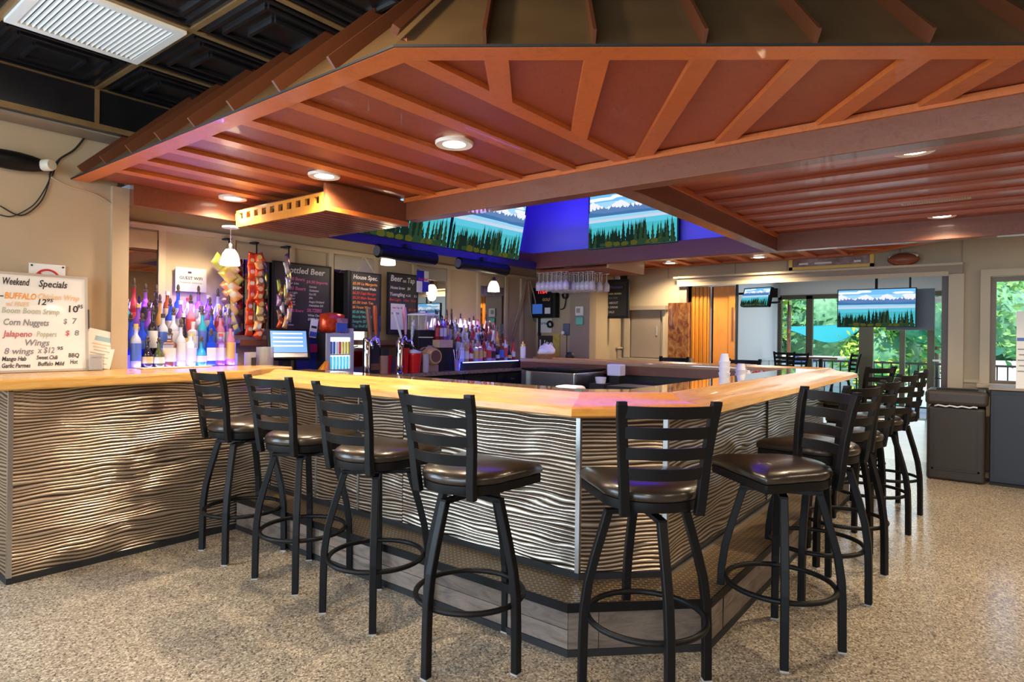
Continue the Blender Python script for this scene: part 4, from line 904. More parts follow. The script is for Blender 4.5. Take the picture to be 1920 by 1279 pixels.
bevel(build(MB().prism([(1.74, 4.42), (2.22, 4.46), (2.25, 4.55), (1.74, 4.53)], 1.0712, 1.078), 'cloth', plain('peach_cloth', (.72, .52, .38), .7), ut), .003)
# ================================================================== SNACK BAGS
def bagmesh(wd, ht, th):
    mb = MB(); nx, ny = 6, 8; vs = []
    for s in (1, -1):
        for j in range(ny+1):
            for i in range(nx+1):
                a, b = i/nx*2-1, j/ny*2-1; e = max(0, (1-abs(a)**3))*max(0, (1-abs(b)**4))
                vs.append((a*wd/2*(1-.06*(1-b*b)), s*(th*e+.0006), b*ht/2))
    n = (nx+1)*(ny+1); fs = []
    for j in range(ny):
        for i in range(nx):
            k = j*(nx+1)+i; fs += [(k, k+1, k+nx+2, k+nx+1), (n+k, n+k+nx+1, n+k+nx+2, n+k+1)]
    # close the rim
    rim = [i for i in range(nx+1)]+[j*(nx+1)+nx for j in range(1, ny+1)]+[ny*(nx+1)+i for i in range(nx-1, -1, -1)]+[j*(nx+1) for j in range(ny-1, 0, -1)]
    for a, b in zip(rim, rim[1:]+rim[:1]): fs.append((a, b, n+b, n+a))
    return mb.add(vs, fs)
BC = {}
def bagmat(n, c1, c2, sc=14):
    if n not in BC: BC[n] = varied('foil_'+n, c1, c2, sc, rough=.22, metal=.35, detail=2)
    return BC[n]
FO = {'yellow': bagmat('yellow', (.65, .50, .03), (.75, .62, .25)), 'lime': bagmat('lime', (.35, .42, .06), (.62, .62, .12)), 'red': bagmat('red', (.50, .015, .01), (.75, .12, .03)), 'orange': bagmat('orange', (.75, .22, .02), (.85, .55, .30)),
      'silver': bagmat('silver', (.35, .32, .36), (.75, .73, .70)), 'blue': bagmat('blue', (.03, .10, .35), (.20, .45, .65)), 'purple': bagmat('purple', (.15, .04, .14), (.45, .30, .40)), 'brown': bagmat('brown', (.16, .05, .02), (.42, .24, .12)), 'cream': bagmat('cream', (.65, .55, .45), (.85, .45, .25))}
def bag(px, py, v, wd, ht, th, c, rot, lab, g, tip=0):
    p = onV(px, py, v); t = thing('snack_bag', lab, 'snack bag', p, 0, g)
    o = build(bagmesh(wd, ht, th), 'foil_pouch', FO[c], t, True, world=False)
    t.rotation_euler = (R(tip), R(rot), R(rnd.uniform(-20, 20)))
    l = build(MB().lathe([(0, -th-.0012), (wd*.26, -th-.0002), (wd*.26, -th+.002), (0, -th+.002)], 10, mat=Matrix.Rotation(R(90), 4, 'X')@Matrix.Scale(-1, 4, (0, 0, 1))), 'printed_panel', FO[rnd.choice(['yellow', 'cream', 'silver'])], t, world=False)
def strip(x, v, z1, z0, lab):
    return solo(MB().box(x-.006, x+.006, v, v+.004, z0, z1).box(x-.02, x+.02, v, Vb-.03, z1-.012, z1), 'hanging_strip', M['blackm'], lab, 'hanging strip')
strip(2.53, 4.84, 2.075, 1.40, 'left hanging strip holding chip bags beside the wifi notice')
strip(2.765, 4.84, 2.075, 1.30, 'middle hanging strip holding red jerky bags')
strip(3.05, 4.82, 2.075, 1.40, 'right hanging strip holding slim packs in front of the wide chalkboard')
gl = 'chip bags on the left strip'
for k, (x, y, c, r) in enumerate(((412, 492, 'lime', -55), (434, 501, 'cream', -35), (428, 516, 'yellow', -42), (440, 522, 'lime', -50), (432, 537, 'orange', -48), (436, 552, 'orange', -40), (430, 568, 'purple', -30), (436, 580, 'yellow', -35), (432, 598, 'silver', -20), (438, 612, 'blue', -25))):
    bag(x, y, 4.80-.008*(k % 3), .105, .13, .016, c, r, f'{["pale green", "cream", "yellow", "lime", "deep orange", "bright orange", "purple", "gold", "silver", "blue"][k]} chip bag, {ordn[k]} down the left strip', gl)
gm = 'red foil bags on the middle strip'
for k in range(7):
    bag(472+(0 if k < 4 else -4), 488+k*21.5, 4.80-.01*(k % 2), .075, .125, .012, 'red', rnd.uniform(-6, 6)+(8 if k > 3 else 0), f'plain red foil bag, {ordn[k]} down the left column of the middle strip', gm)
for k in range(11):
    c = ['red', 'orange', 'red', 'brown', 'red', 'red', 'red', 'yellow', 'brown', 'orange', 'red'][k]
    bag(488+rnd.uniform(-3, 3)-(2 if k > 6 else 0), 484+k*14.2, 4.785-.012*(k % 2), .078, .082, .020, c, rnd.uniform(-28, 28), f'small crinkled {c} snack bag, {ordn[k]} down the right column of the middle strip', gm, rnd.uniform(-18, 18))
gr = 'slim snack packs on the right strip'
for k in range(9):
    c = ['purple', 'silver', 'yellow', 'silver', 'yellow', 'brown', 'red', 'cream', 'orange'][k]
    bag(541+rnd.uniform(-5, 5), 488+k*14.5, 4.77-.012*(k % 2), .05, .11, .012, c, rnd.uniform(-30, 25), f'slim {c} snack pack, {ordn[k]} down the front of the right strip', gr)
for k in range(6):
    c = ['lime', 'brown', 'purple', 'silver', 'brown', 'red'][k]
    bag(526+rnd.uniform(-3, 3), 535+k*14, 4.80, .045, .10, .012, c, rnd.uniform(-12, 30), f'slim {c} snack pack, {ordn[k]} down the rear left side of the right strip', gr)
# ================================================================== BACK COUNTER ITEMS
ZW = .951
pos = thing('payment_terminal', 'black touchscreen payment terminal with blue screen, tilted back on the counter', 'terminal', (2.86, 4.55, ZW))
T = Matrix.Translation((2.87, 4.52, 1.235))@Matrix.Rotation(R(-22), 4, 'Z')@Matrix.Rotation(R(-20), 4, 'X')
bevel(build(MB().box(-.165, .165, 0, .045, -.13, .13, mat=T), 'monitor', M['black'], pos), .008)
build(MB().box(-.14, .14, -.002, 0, -.075, .11, mat=T), 'screen', base('pos_screen', (.1, .2, .4), .2, emit=(.20, .42, .75), es=.75)[0], pos)
for k in range(4): build(MB().box(-.12, .11, -.003, -.002, .08-.035*k, .092-.035*k, mat=T), 'screen_row', base('pos_row', (.7, .8, .9), .3, emit=(.6, .75, .9), es=.6)[0] if k == 0 else bpy.data.materials['pos_row'], pos)
build(MB().box(-.14, .14, -.003, 0, -.115, -.08, mat=T), 'lower_bar', M['alu'], pos)
build(MB().box(2.80, 2.95, 4.50, 4.66, ZW, ZW+.05).box(2.84, 2.91, 4.55, 4.62, ZW+.05, 1.22), 'stand', M['blackm'], pos)
kb = thing('card_reader', 'small grey card reader lying on the counter right of the payment terminal', 'card reader', (3.08, 4.46, ZW))
bevel(build(MB().box(3.02, 3.14, 4.43, 4.49, ZW, ZW+.05), 'body', M['graywall'], kb), .006); build(MB().box(3.03, 3.10, 4.435, 4.485, ZW+.05, ZW+.053), 'keypad', M['blackm'], kb)
for k, (u, lab) in enumerate(((2.50, 'short tumbler with dark printed square, left of the payment terminal'), (2.62, 'large empty clear glass jar standing left of the payment terminal'))):
    g = thing('glass_jar', lab, 'glass', (u+.03, 4.50, 1.0 if 0 else ZW+.0))
    r, h = (.045, .22) if k == 0 else (.065, .26)
    build(MB().lathe([(0, 0), (r*.9, 0), (r, .01), (r, h), (r-.004, h), (r-.006, .012), (0, .012)], 20, caps=False), 'body', plain('jar_glass', (.85, .82, .8), .06, trans=.85, ior=1.2) if 'jg' not in BC else BC['jg'], g, 'auto', world=False)
    if k == 0: build(MB().box(-.02, .02, -r-.003, -r-.001, .11, .18), 'printed_square', M['blackm'], g, world=False)
# blue drink box
rb = thing('drink_carton', 'tall blue and purple energy drink box between the terminal and the mini cooler', 'carton', (3.16, 4.62, ZW))
build(MB().box(3.08, 3.26, 4.60, 4.74, ZW, 1.28), 'box', plain('deep_blue_card', (.01, .02, .22), .35), rb); build(MB().box(3.08, 3.24, 4.597, 4.60, 1.16, 1.23), 'magenta_band', plain('magenta_print', (.35, .02, .16), .4), rb)
pl = thing('price_card', 'white and blue price card standing up beside the red chip bag', 'card', (3.10, 4.60, 1.28))
T = Matrix.Translation((3.13, 4.58, 1.285))@Matrix.Rotation(R(8), 4, 'Y')
build(MB().box(-.035, .035, 0, .004, 0, .16, mat=T), 'card', M['paper'], pl); build(MB().box(-.033, .033, -.002, 0, .01, .05, mat=T), 'blue_print', plain('blue_print', (.05, .12, .5), .5), pl); build(MB().box(-.025, .028, -.002, 0, .08, .10, mat=T), 'dark_print', M['ink_black'], pl)
fn = thing('orange_cone_lid', 'orange cone shaped funnel lying beside the mini cooler', 'funnel', (3.13, 4.44, ZW))
build(MB().lathe([(.0, .13), (.02, .12), (.055, .03), (.058, 0), (.05, 0), (.015, .11)], 16, mat=Matrix.Rotation(R(20), 4, 'Y')@Matrix.Translation((0, 0, .02))), 'cone', plain('orange_plastic', (.8, .28, .02), .4), fn, True, world=False)
# mini cooler
mc = thing('mini_cooler', 'silver countertop mini cooler with lit glass door full of cans', 'cooler', (3.36, 4.6, ZW))
Fx0, Fx1, Fy, Fz0, Fz1 = 3.19, 3.47, 4.46, ZW, 1.325
build(MB().box(Fx0, Fx1, Fy+.02, 4.80, Fz0, Fz1), 'cabinet', M['blackm'], mc)
build(MB().box(Fx0, Fx0+.035, Fy, Fy+.02, Fz0+.03, Fz1).box(Fx1-.035, Fx1, Fy, Fy+.02, Fz0+.03, Fz1).box(Fx0+.035, Fx1-.035, Fy, Fy+.02, Fz1-.035, Fz1).box(Fx0+.035, Fx1-.035, Fy, Fy+.02, Fz0+.03, Fz0+.065), 'door_frame', plain('silver_plastic', (.40, .42, .47), .35), mc)
build(MB().box(Fx0+.035, Fx1-.035, Fy+.016, Fy+.019, Fz0+.065, Fz1-.035), 'lit_back', base('cooler_glow', (.6, .8, .9), .4, emit=(.75, .95, 1), es=1.5)[0], mc)
build(MB().box(Fx0+.035, Fx1-.035, Fy+.002, Fy+.016, 1.135, 1.145), 'shelf', M['steel'], mc)
for rw, cl_ in ((1.146, ('blue', 'blue', 'silver', 'red', 'yellow', 'yellow', 'yellow')), (1.017, ('teal',)*6)):
    for i, c in enumerate(cl_):
        mt = {'teal': GL['teal'], 'blue': LB[3], 'silver': M['paper'], 'red': LB[4], 'yellow': FO['yellow']}[c]
        build(MB().lathe([(0, 0), (.0115, 0), (.0115, .10), (.009, .108), (0, .108)], 10, c=(Fx0+.05+i*(.030 if len(cl_) == 7 else .034), Fy+.010, rw)), 'can', mt, mc, 'auto')
cb = thing('large_chip_bag', 'big red and blue chip bag lying open on top of the mini cooler', 'snack bag', (3.34, 4.6, 1.33))
build(MB().lathe([(0, 0), (.10, .0), (.125, .03), (.12, .10), (.115, .16), (.05, .175), (0, .172)], 14, mat=Matrix.Diagonal((1.05, .6, 1, 1))), 'pouch', FO['red'], cb, True, world=False)
T = Matrix.Translation((0, -.078, .0)); build(MB().box(-.01, .10, -.006, .03, .005, .085, mat=T), 'blue_panel', LB[3], cb, world=False); build(MB().box(.0, .10, -.012, .03, .085, .125, mat=T), 'picture_panel', FO['purple'], cb, world=False)
# small items right of the cooler
cu = thing('paper_cup_stack', 'pale cup stack standing between the chip bag and the tap handles', 'cups', (3.62, 4.72, ZW)); build(MB().lathe([(0, 0), (.03, 0), (.04, .38), (.036, .42), (0, .42)], 16), 'stack', M['cream'], cu, 'auto', world=False)
def tap_tower(u, handles, lab):
    t = thing('tap_tower', lab, 'beer tap', (u, 4.45, ZW))
    build(MB().lathe([(0, 0), (.045, 0), (.045, .012), (.032, .02), (.032, .32), (.026, .335), (0, .34)], 20), 'column', M['chrome'], t, 'auto', world=False)
    for (dx, dy, m, h, tilt, w_, z_) in handles:
        b0 = Vector((dx, dy, z_)); 
        build(MB().tube([(0, 0, .30), (dx*.6, dy-.02, .31), (dx, dy-.04, z_-.01), (dx, dy-.06, z_-.06), (dx, dy-.06, z_-.09)], .011, 8), 'faucet', M['chrome'], t, True, world=False)
        T = Matrix.Translation((dx, dy-.04, z_))@Matrix.Rotation(R(tilt), 4, 'Y')
        build(MB().lathe([(0, 0), (.010, 0), (.012, .03), (w_*.8, .06), (w_, h*.8), (w_*.85, h), (0, h)], 12, mat=T), 'handle', m, t, 'auto', world=False)
H1, H2, H3 = plain('handle_wood', (.22, .11, .06), .4), plain('handle_orange', (.70, .13, .02), .35), plain('handle_white', (.7, .66, .68), .3)
tap_tower(3.60, [(.0, -.02, H1, .27, -9, .022, .33), (.10, .03, H2, .27, -4, .020, .36), (.15, .06, plain('handle_navy', (.05, .04, .16), .4), .2, 3, .018, .34)], 'chrome beer tower with wooden and orange tap handles, right of the mini cooler')
tap_tower(3.99, [(-.03, -.02, H3, .25, -20, .016, .34), (.07, .03, varied('handle_pink', (.60, .06, .18), (.75, .7, .75), 30, (1, 1, .1), rough=.3), .26, -5, .022, .37), (.12, .0, varied('handle_speckled', (.08, .08, .1), (.8, .8, .8), 60, rough=.3), .19, 6, .020, .32)], 'chrome beer tower with white, pink and speckled tap handles')
dr = thing('coffee_pod_tower', 'dark cluttered dispenser standing between the two beer towers', 'dispenser', (3.74, 4.55, ZW)); bevel(build(MB().box(-.06, .06, -.05, .05, 0, .30), 'body', M['blackm'], dr, world=False), .01); build(MB().box(-.05, .05, -.056, -.05, .04, .10), 'dark_panel', M['brownwood'], dr, world=False)
cn = thing('canister', 'tan canister with black lid between the beer towers', 'canister', (3.88, 4.56, ZW)); build(MB().lathe([(0, 0), (.055, 0), (.058, .17), (0, .17)], 20), 'body', plain('tan_plastic', (.42, .24, .16), .4), cn, 'auto', world=False); build(MB().lathe([(.06, .17), (.06, .235), (0, .235)], 20), 'lid', M['blackm'], cn, 'auto', world=False)
for k, (u, v, h, lab) in enumerate(((3.97, 4.60, .17, 'small red cup stack partly behind the second beer tower'), (4.10, 4.50, .24, 'tall red plastic cup stack right of the second beer tower'), (4.23, 4.50, .19, 'wide red plastic bucket with bar gun resting on it'))):
    t = thing('red_cups', lab, 'cups', (u, v, ZW)); r = .045 if k < 2 else .075
    build(MB().lathe([(0, 0), (r*.75, 0), (r, h-.02), (r+.005, h-.02), (r+.005, h), (r-.01, h), (r*.7, .02), (0, .02)], 20, caps=False), 'cup', M['red_plastic'], t, 'auto', world=False)
    if k == 2: build(MB().lathe([(.07, h), (.07, h+.03), (0, h+.035)], 20), 'grey_lid', M['graywall'], t, 'auto', world=False)
sg = cab([(4.0, 4.40, 1.28), (4.10, 4.38, 1.20), (4.2, 4.38, 1.17), (4.30, 4.42, 1.19)], .007, 'black ribbed bar gun hose draped over the red bucket')
# juice / snack dispenser
sd = thing('snack_dispenser', 'round clear snack dispenser on black base in front of the mirror', 'dispenser', (4.55, 4.72, ZW))
bevel(build(MB().box(4.40, 4.72, 4.62, 4.84, ZW, 1.37), 'black_base', M['blackm'], sd), .01)
build(MB().box(4.395, 4.725, 4.612, 4.62, 1.29, 1.30), 'chrome_band', M['steel'], sd)
build(MB().lathe([(0, 0), (.155, 0), (.155, .15), (.15, .15), (.145, .008), (0, .008)], 28, c=(4.56, 4.73, 1.37), caps=False), 'clear_drum', plain('drum_plastic', (.85, .78, .66), .08, trans=.8, ior=1.15), sd, 'auto')
for k in range(12):
    a = k*PI/6; build(MB().box(4.56+.150*math.cos(a)-.004, 4.56+.150*math.cos(a)+.004, 4.73+.150*math.sin(a)-.004, 4.73+.150*math.sin(a)+.004, 1.375, 1.52), 'divider', M['cream'], sd)
build(MB().lathe([(.160, .15), (.160, .165), (.08, .178), (.03, .182), (.03, .195), (0, .195)], 28, c=(4.56, 4.73, 1.37)), 'lid', M['cream'], sd, 'auto')
br = thing('oak_barrel', 'small oak aging barrel lying on a stand left of the right bottle display', 'barrel', (4.46, 4.5, ZW))
ax = Matrix.Translation((4.46, 4.53, 1.105))@Matrix.Rotation(R(-8), 4, 'Z')@Matrix.Rotation(R(90), 4, 'X')
PB = [(.072, -.12), (.088, -.08), (.096, 0), (.088, .08), (.072, .12)]
for k in range(16):
    a0, a1 = 2*PI*k/16+.01, 2*PI*(k+1)/16-.01; vs = []
    for r, z in PB:
        for (rr, a) in ((r, a0), (r, a1), (r-.01, a1), (r-.01, a0)): vs.append(ax@Vector((rr*math.cos(a), rr*math.sin(a), z)))
    fs = [(j*4+i, j*4+(i+1) % 4, (j+1)*4+(i+1) % 4, (j+1)*4+i) for j in range(4) for i in range(4)]+[(3, 2, 1, 0), (16, 17, 18, 19)]
    build(MB().add(vs, fs), 'stave', M['gold_oak'] if 'gold_oak' in M else M.setdefault('gold_oak', woodmat('pale_barrel_oak', [(.50, .30, .12), (.62, .40, .18)], (3, 3, 3), .45, perobj=.1)), br)
build(MB().lathe([(0, .112), (.066, .112), (.066, .116), (0, .116)], 24, mat=ax).lathe([(0, -.116), (.066, -.116), (.066, -.112), (0, -.112)], 24, mat=ax), 'barrel_head', plain('dark_barrel_head', (.14, .06, .04), .5), br)
for z in (-.095, .095, -.05, .05): build(MB().lathe([(.085 if abs(z) > .06 else .0945, z-.006), (.086 if abs(z) > .06 else .095, z+.006)], 24, mat=ax, caps=False), 'hoop', M['gold_oak'], br)
build(MB().box(4.38, 4.54, 4.47, 4.60, ZW, 1.02), 'cradle', plain('cradle_wood', (.36, .20, .12), .5), br)
for k in range(2):
    t = thing('clear_cup_stack', ['tall stack of clear plastic cups in front of the oak barrel', 'clear plastic cup stack behind the oak barrel'][k], 'cups', ((4.33, 4.44, ZW) if k == 0 else (4.56, 4.62, ZW)))
    build(MB().lathe([(0, 0), (.026, 0), (.034, .18+.08*k), (0, .18+.08*k)], 16), 'stack', BC.setdefault('cc', plain('clear_cup', (.75, .72, .75), .15, trans=.6, ior=1.1)), t, 'auto', world=False)
st = thing('straw_cup', 'purple glass holding long straws at the left end of the right riser', 'straws', (4.765, 4.42, ZW))
build(MB().lathe([(0, 0), (.026, 0), (.034, .11), (.031, .11), (.024, .006), (0, .006)], 16, caps=False), 'cup', plain('violet_glass', (.45, .30, .75), .1, trans=.4), st, 'auto', world=False)
for k in range(6): build(MB().tube([(0, 0, .01), (.025*math.cos(k)*1.1, .025*math.sin(k), .11), (.05*math.cos(k), .05*math.sin(k), .22)], .003, 6), 'straw', M['cream'] if k % 2 else GL['violet'], st, True, world=False)
# right end: squeeze bottle, basket, posters
sq = thing('squeeze_bottle', 'white squeeze bottle with yellow cap on the far end of the back counter', 'bottle', (5.93, 4.44, ZW))
build(MB().lathe([(0, 0), (.030, 0), (.032, .02), (.032, .235), (.024, .25), (0, .25)], 18), 'body', M['paper'], sq, 'auto', world=False); build(MB().lathe([(.03, .25), (.028, .27), (.012, .278), (.006, .31), (0, .312)], 14), 'cap', FO['yellow'], sq, 'auto', world=False)
bk = thing('snack_basket', 'woven basket lined with crumpled white cloth on the far bar end', 'basket', (6.10, 4.22, 1.0625))
build(MB().lathe([(0, 0), (.10, 0), (.125, .05), (.118, .05), (.095, .008), (0, .008)], 20, caps=False), 'basket', varied('wicker', (.25, .12, .05), (.42, .22, .10), 60, rough=.6, bmp=.6), bk, 'auto', world=False)
cm = MB().lathe([(math.sin(PI*i/10)*.105, .085-.07*math.cos(PI*i/10)) for i in range(11)], 18)
cm.v = [(x*(1+.25*noise.noise((x*22, y*22, z*22))), y*(1+.25*noise.noise((x*20+5, y*22, z*22))), z*(1+.45*noise.noise((x*18, y*18, z*9+3)))) for x, y, z in cm.v]
build(cm, 'cloth', M['paper'], bk, True, world=False)
EXU = (0, -1, 0)
lp = thing('beer_poster', 'black beer poster with white lettering on the wall by the far bar end', 'poster', (6.89, 4.75, 1.1))
build(MB().box(6.885, 6.895, 4.66, 4.90, 1.05, 1.33), 'sheet', M['chalk'], lp); text('Lite', .15, M['paper'], lp, (6.883, 4.88, 1.17), EXU, EY); build(MB().box(6.880, 6.895, 4.55, 4.655, 1.05, 1.36), 'yellow_strip', FO['yellow'], lp)
cp = thing('beach_poster', 'pale blue and white beach poster above the black beer poster', 'poster', (6.89, 4.8, 1.36))
build(MB().box(6.885, 6.895, 4.68, 4.92, 1.37, 1.56), 'sheet', varied('beach_print', (.55, .60, .60), (.72, .70, .62), 5, rough=.5), cp); text('Corona', .055, LB[3], cp, (6.883, 4.90, 1.48), EXU, EY, shear=.2)
# wall arcade / monitor
gt = thing('wall_monitor', 'thick black monitor showing a golf game with red figures on the tan wall', 'monitor', (6.83, 4.80, 1.56))
build(MB().box(6.78, 6.87, 4.555, 4.94, 1.57, 1.965), 'casing', M['black'], gt); build(MB().box(6.775, 6.78, 4.60, 4.935, 1.585, 1.95), 'panel', M['screenoff'], gt)
build(MB().box(6.771, 6.775, 4.76, 4.92, 1.62, 1.75), 'blue_window', base('golf_blue', (.03, .08, .3), .3, emit=(.03, .10, .35), es=.7)[0], gt); text('GOLF', .05, LB[5], gt, (6.774, 4.76, 1.79), EXU, EY); text('11:04', .07, emis('red_digits', (1, .03, .03), 2.2), gt, (6.774, 4.84, 1.89), EXU, EY)
build(MB().box(6.774, 6.776, 4.63, 4.72, 1.62, 1.70), 'icons', M['graywall'], gt)
build(MB().box(6.86, 6.895, 4.86, 4.89, 1.33, 1.57), 'mount_post', M['blackm'], gt)
hp = cab([(6.86, 4.53, 1.68), (6.86, 4.47, 1.70), (6.86, 4.44, 1.84), (6.86, 4.42, 2.1)], .008, 'black cable rising right of the wall monitor')
for k, (y, z, r) in enumerate(((4.465, 1.86, .05), (4.70, 1.48, .05))):
    solo(MB().tube([(6.87+.01*math.sin(i), y+r*math.cos(i*.5)*(1-.02*i), z+r*math.sin(i*.5)*(1-.02*i)) for i in range(26)], .009, 6), 'cable_coil', M['blackm'], ['round coil of black cable right of the wall monitor', 'round coil of black cable below the wall monitor'][k], 'cable', smooth=True)
for k, pts in enumerate(([(6.55, 4.86, 2.05), (6.5, 4.90, 1.7), (6.42, 4.92, 1.45), (6.38, 4.92, 1.3)], [(6.6, 4.84, 2.05), (6.75, 4.86, 1.80), (6.80, 4.9, 1.72), (6.85, 4.94, 1.74)], [(6.57, 4.85, 2.05), (6.66, 4.88, 1.75), (6.74, 4.90, 1.56), (6.85, 4.92, 1.52)], [(6.53, 4.86, 2.05), (6.46, 4.9, 1.7), (6.33, 4.92, 1.35), (6.28, 4.92, 1.25)])):
    cab(pts, .009, ['brown cable dropping down the corner left of the wall monitor', 'dark cable swinging into the top of the wall monitor', 'dark cable swinging into the bottom of the wall monitor', 'outermost brown cable down the corner by the right display'][k], M['wall_dark'])
ph = thing('wall_phone', 'dark wall box with white knob and two wires below the cable coil', 'control box', (6.85, 4.42, 1.34))
bevel(build(MB().box(6.82, 6.893, 4.365, 4.46, 1.34, 1.49), 'box', plain('navy_plastic', (.05, .07, .12), .35), ph), .006); build(MB().lathe([(0, 0), (.022, 0), (.022, .02), (0, .02)], 14, mat=Matrix.Translation((6.82, 4.45, 1.37))@Matrix.Rotation(R(-90), 4, 'Y')), 'knob', M['paper'], ph)
for y in (4.44, 4.375): build(MB().tube([(6.885, y, 1.34), (6.885, y, 1.09)], .004, 5), 'wire', M['blackm'], ph)
th = thing('thermostat', 'white square thermostat on the pier', 'thermostat', (6.83, 4.25, 1.6))
bevel(build(MB().box(6.812, 6.838, 4.15, 4.27, 1.59, 1.71), 'body', M['white'], th), .006); build(MB().box(6.809, 6.812, 4.195, 4.25, 1.625, 1.685), 'display', plain('lcd', (.25, .26, .18), .3), th)
gd = thing('green_detector', 'mint green rounded wall detector under the thermostat', 'detector', (6.83, 4.25, 1.5))
bevel(build(MB().box(6.81, 6.838, 4.155, 4.265, 1.47, 1.575), 'body', plain('mint_plastic', (.12, .48, .35), .35), gd), .02, 3)
bg_ = thing('black_pouch', 'small black pouch resting on the far bar end below the wires', 'pouch', (6.2, 3.95, 1.063)); build(MB().lathe([(0, 0), (.05, 0), (.055, .03), (.035, .07), (0, .075)], 14), 'body', M['blackm'], bg_, True, world=False)
# fire extinguisher, chalk menu, pan on the wall
fe = thing('fire_extinguisher', 'red fire extinguisher with white label standing at the far bar end', 'fire extinguisher', (7.75, 4.45, 0))
build(MB().box(7.68, 7.9, 4.32, 4.55, 0, 1.03), 'pedestal', M['wall_dark'], fe)
build(MB().lathe([(0, 1.03), (.075, 1.03), (.08, 1.05), (.08, 1.33), (.06, 1.38), (.025, 1.40), (.02, 1.43), (0, 1.43)], 20, c=(7.74, 4.435, 0)), 'cylinder', M['red_plastic'], fe, 'auto')
build(MB().lathe([(.082, 1.10), (.082, 1.28)], 20, c=(7.74, 4.435, 0), caps=False), 'label_wrap', M['red_plastic'], fe, True)
build(MB().box(7.652, 7.66, 4.39, 4.44, 1.12, 1.27), 'white_label', M['paper'], fe)
build(MB().tube([(7.74, 4.435, 1.42), (7.66, 4.45, 1.42), (7.645, 4.43, 1.30), (7.65, 4.385, 1.18), (7.66, 4.37, 1.12)], .010, 8), 'hose', M['blackm'], fe, True)
build(MB().box(7.68, 7.76, 4.425, 4.445, 1.43, 1.445).box(7.68, 7.77, 4.425, 4.445, 1.46, 1.472), 'lever', M['blackm'], fe)
jb = thing('menu_chalkboard', 'black framed chalk sign with blue, green and white writing hanging from the far canopy', 'chalkboard', (7.55, 4.1, 1.58))
build(MB().box(7.55, 7.56, 3.92, 4.28, 1.61, 2.07), 'slate', M['chalk'], jb)
build(MB().box(7.54, 7.57, 3.885, 3.92, 1.575, 2.105).box(7.54, 7.57, 4.28, 4.315, 1.575, 2.105).box(7.54, 7.57, 3.92, 4.28, 1.575, 1.61).box(7.54, 7.57, 3.92, 4.28, 2.07, 2.105), 'frame', M['blackm'], jb)
for z, s, c, sz in ((1.985, 'Jello Shooters', 'chalk_blue', .062), (1.90, 'BAHAMA MAMA', 'chalk_yellow', .046), (1.845, 'TEQUILA SUN', 'ink_grey', .042), (1.775, 'ASK ABOUT', 'chalk_white', .05), (1.715, 'OUR DRINK', 'chalk_white', .05), (1.65, 'SPECIALS', 'chalk_white', .05)):
    text(s, sz*.82, M[c], jb, (7.548, 4.27, z), EXU, EY)
build(MB().tube([(7.56, 4.12, 2.105), (7.56, 4.10, ZS)], .003, 5), 'hanging_cord', M['blackm'], jb)
pn = thing('wall_speaker', 'black round bowl-shaped speaker with two lamp heads behind the chalk sign', 'speaker', (7.75, 4.42, 1.97))
build(MB().lathe([(0, -.10), (.06, -.085), (.10, -.04), (.11, .02), (0, .03)], 20, mat=Matrix.Rotation(R(-60), 4, 'Y')@Matrix.Diagonal((1.2, 1, 1, 1))), 'bowl', M['black'], pn, True, world=False)
for k, y in enumerate((-.16, -.28)): build(MB().lathe([(0, 0), (.045, 0), (.05, .03), (0, .07)], 16, mat=Matrix.Translation((-.06, y+.02, .17))@Matrix.Rotation(R(90), 4, 'Y')), 'lamp_head', M['graywall'], pn, 'auto', world=False)
build(MB().box(-.02, .2, -.30, 0, .10, .24), 'bracket', M['blackm'], pn, world=False)
# serving hatch in the far wall
ha = struct(MB().box(Uw-.03, Uw-.005, 3.60, 4.03, 1.05, 1.69), 'door_1', M['wall_dark']); build(MB().box(Uw-.04, Uw-.03, 3.64, 3.66, 1.35, 1.48), 'handle', M['alu'], ha)
struct(MB().box(Uw-.10, Uw, 3.50, 4.16, 1.70, 1.755), 'hatch_hood', M['wall_dark'], ha); struct(MB().box(Uw-.045, Uw, 3.52, 3.56, 1.04, 1.70).box(Uw-.045, Uw, 4.06, 4.14, 1.04, 1.70), 'hatch_casing', M['trim'], ha); struct(MB().box(Uw-.16, Uw, 3.45, 4.6, .99, 1.03), 'hatch_sill', M['trim'], ha)
gb = thing('grey_ledge_box', 'beige box with ledge beside the hatch behind the bar', 'box', (7.85, 4.33, .8)); build(MB().box(7.80, Uw-.004, 4.18, 4.36, 0, 1.16), 'body', M['wall_dark'], gb); build(MB().box(7.77, Uw-.004, 4.16, 4.38, 1.16, 1.18), 'ledge', M['trim'], gb)
# carved wood art panel
wp = thing('burl_wood_panel', 'upright orange burl wood panel leaning by the folding wall', 'art panel', (7.6, 3.2, 0))
mbw, ntw, bw_ = base('burl_wood', (.5, .2, .03), .25, coat=.5); vw = coords(ntw, (1, 1, .55)); n1 = noi(ntw, vw, 7, 5, .6, 2.5); cw_ = ramp(ntw, n1, [(.32, (.10, .02, .005)), (.45, (.38, .10, .015)), (.55, (.58, .22, .03)), (.68, (.70, .40, .10))]); ntw.links.new(cw_, bw_.inputs['Base Color'])
build(MB().box(7.58, 7.62, 3.06, 3.34, 1.06, 1.77), 'panel', mbw, wp); build(MB().box(7.56, 7.66, 3.02, 3.38, 0, 1.06), 'plinth', M['wall_dark'], wp); build(MB().box(7.625, 7.635, 3.05, 3.07, 1.06, 1.78), 'edge_strip', M['brownwood'], wp)
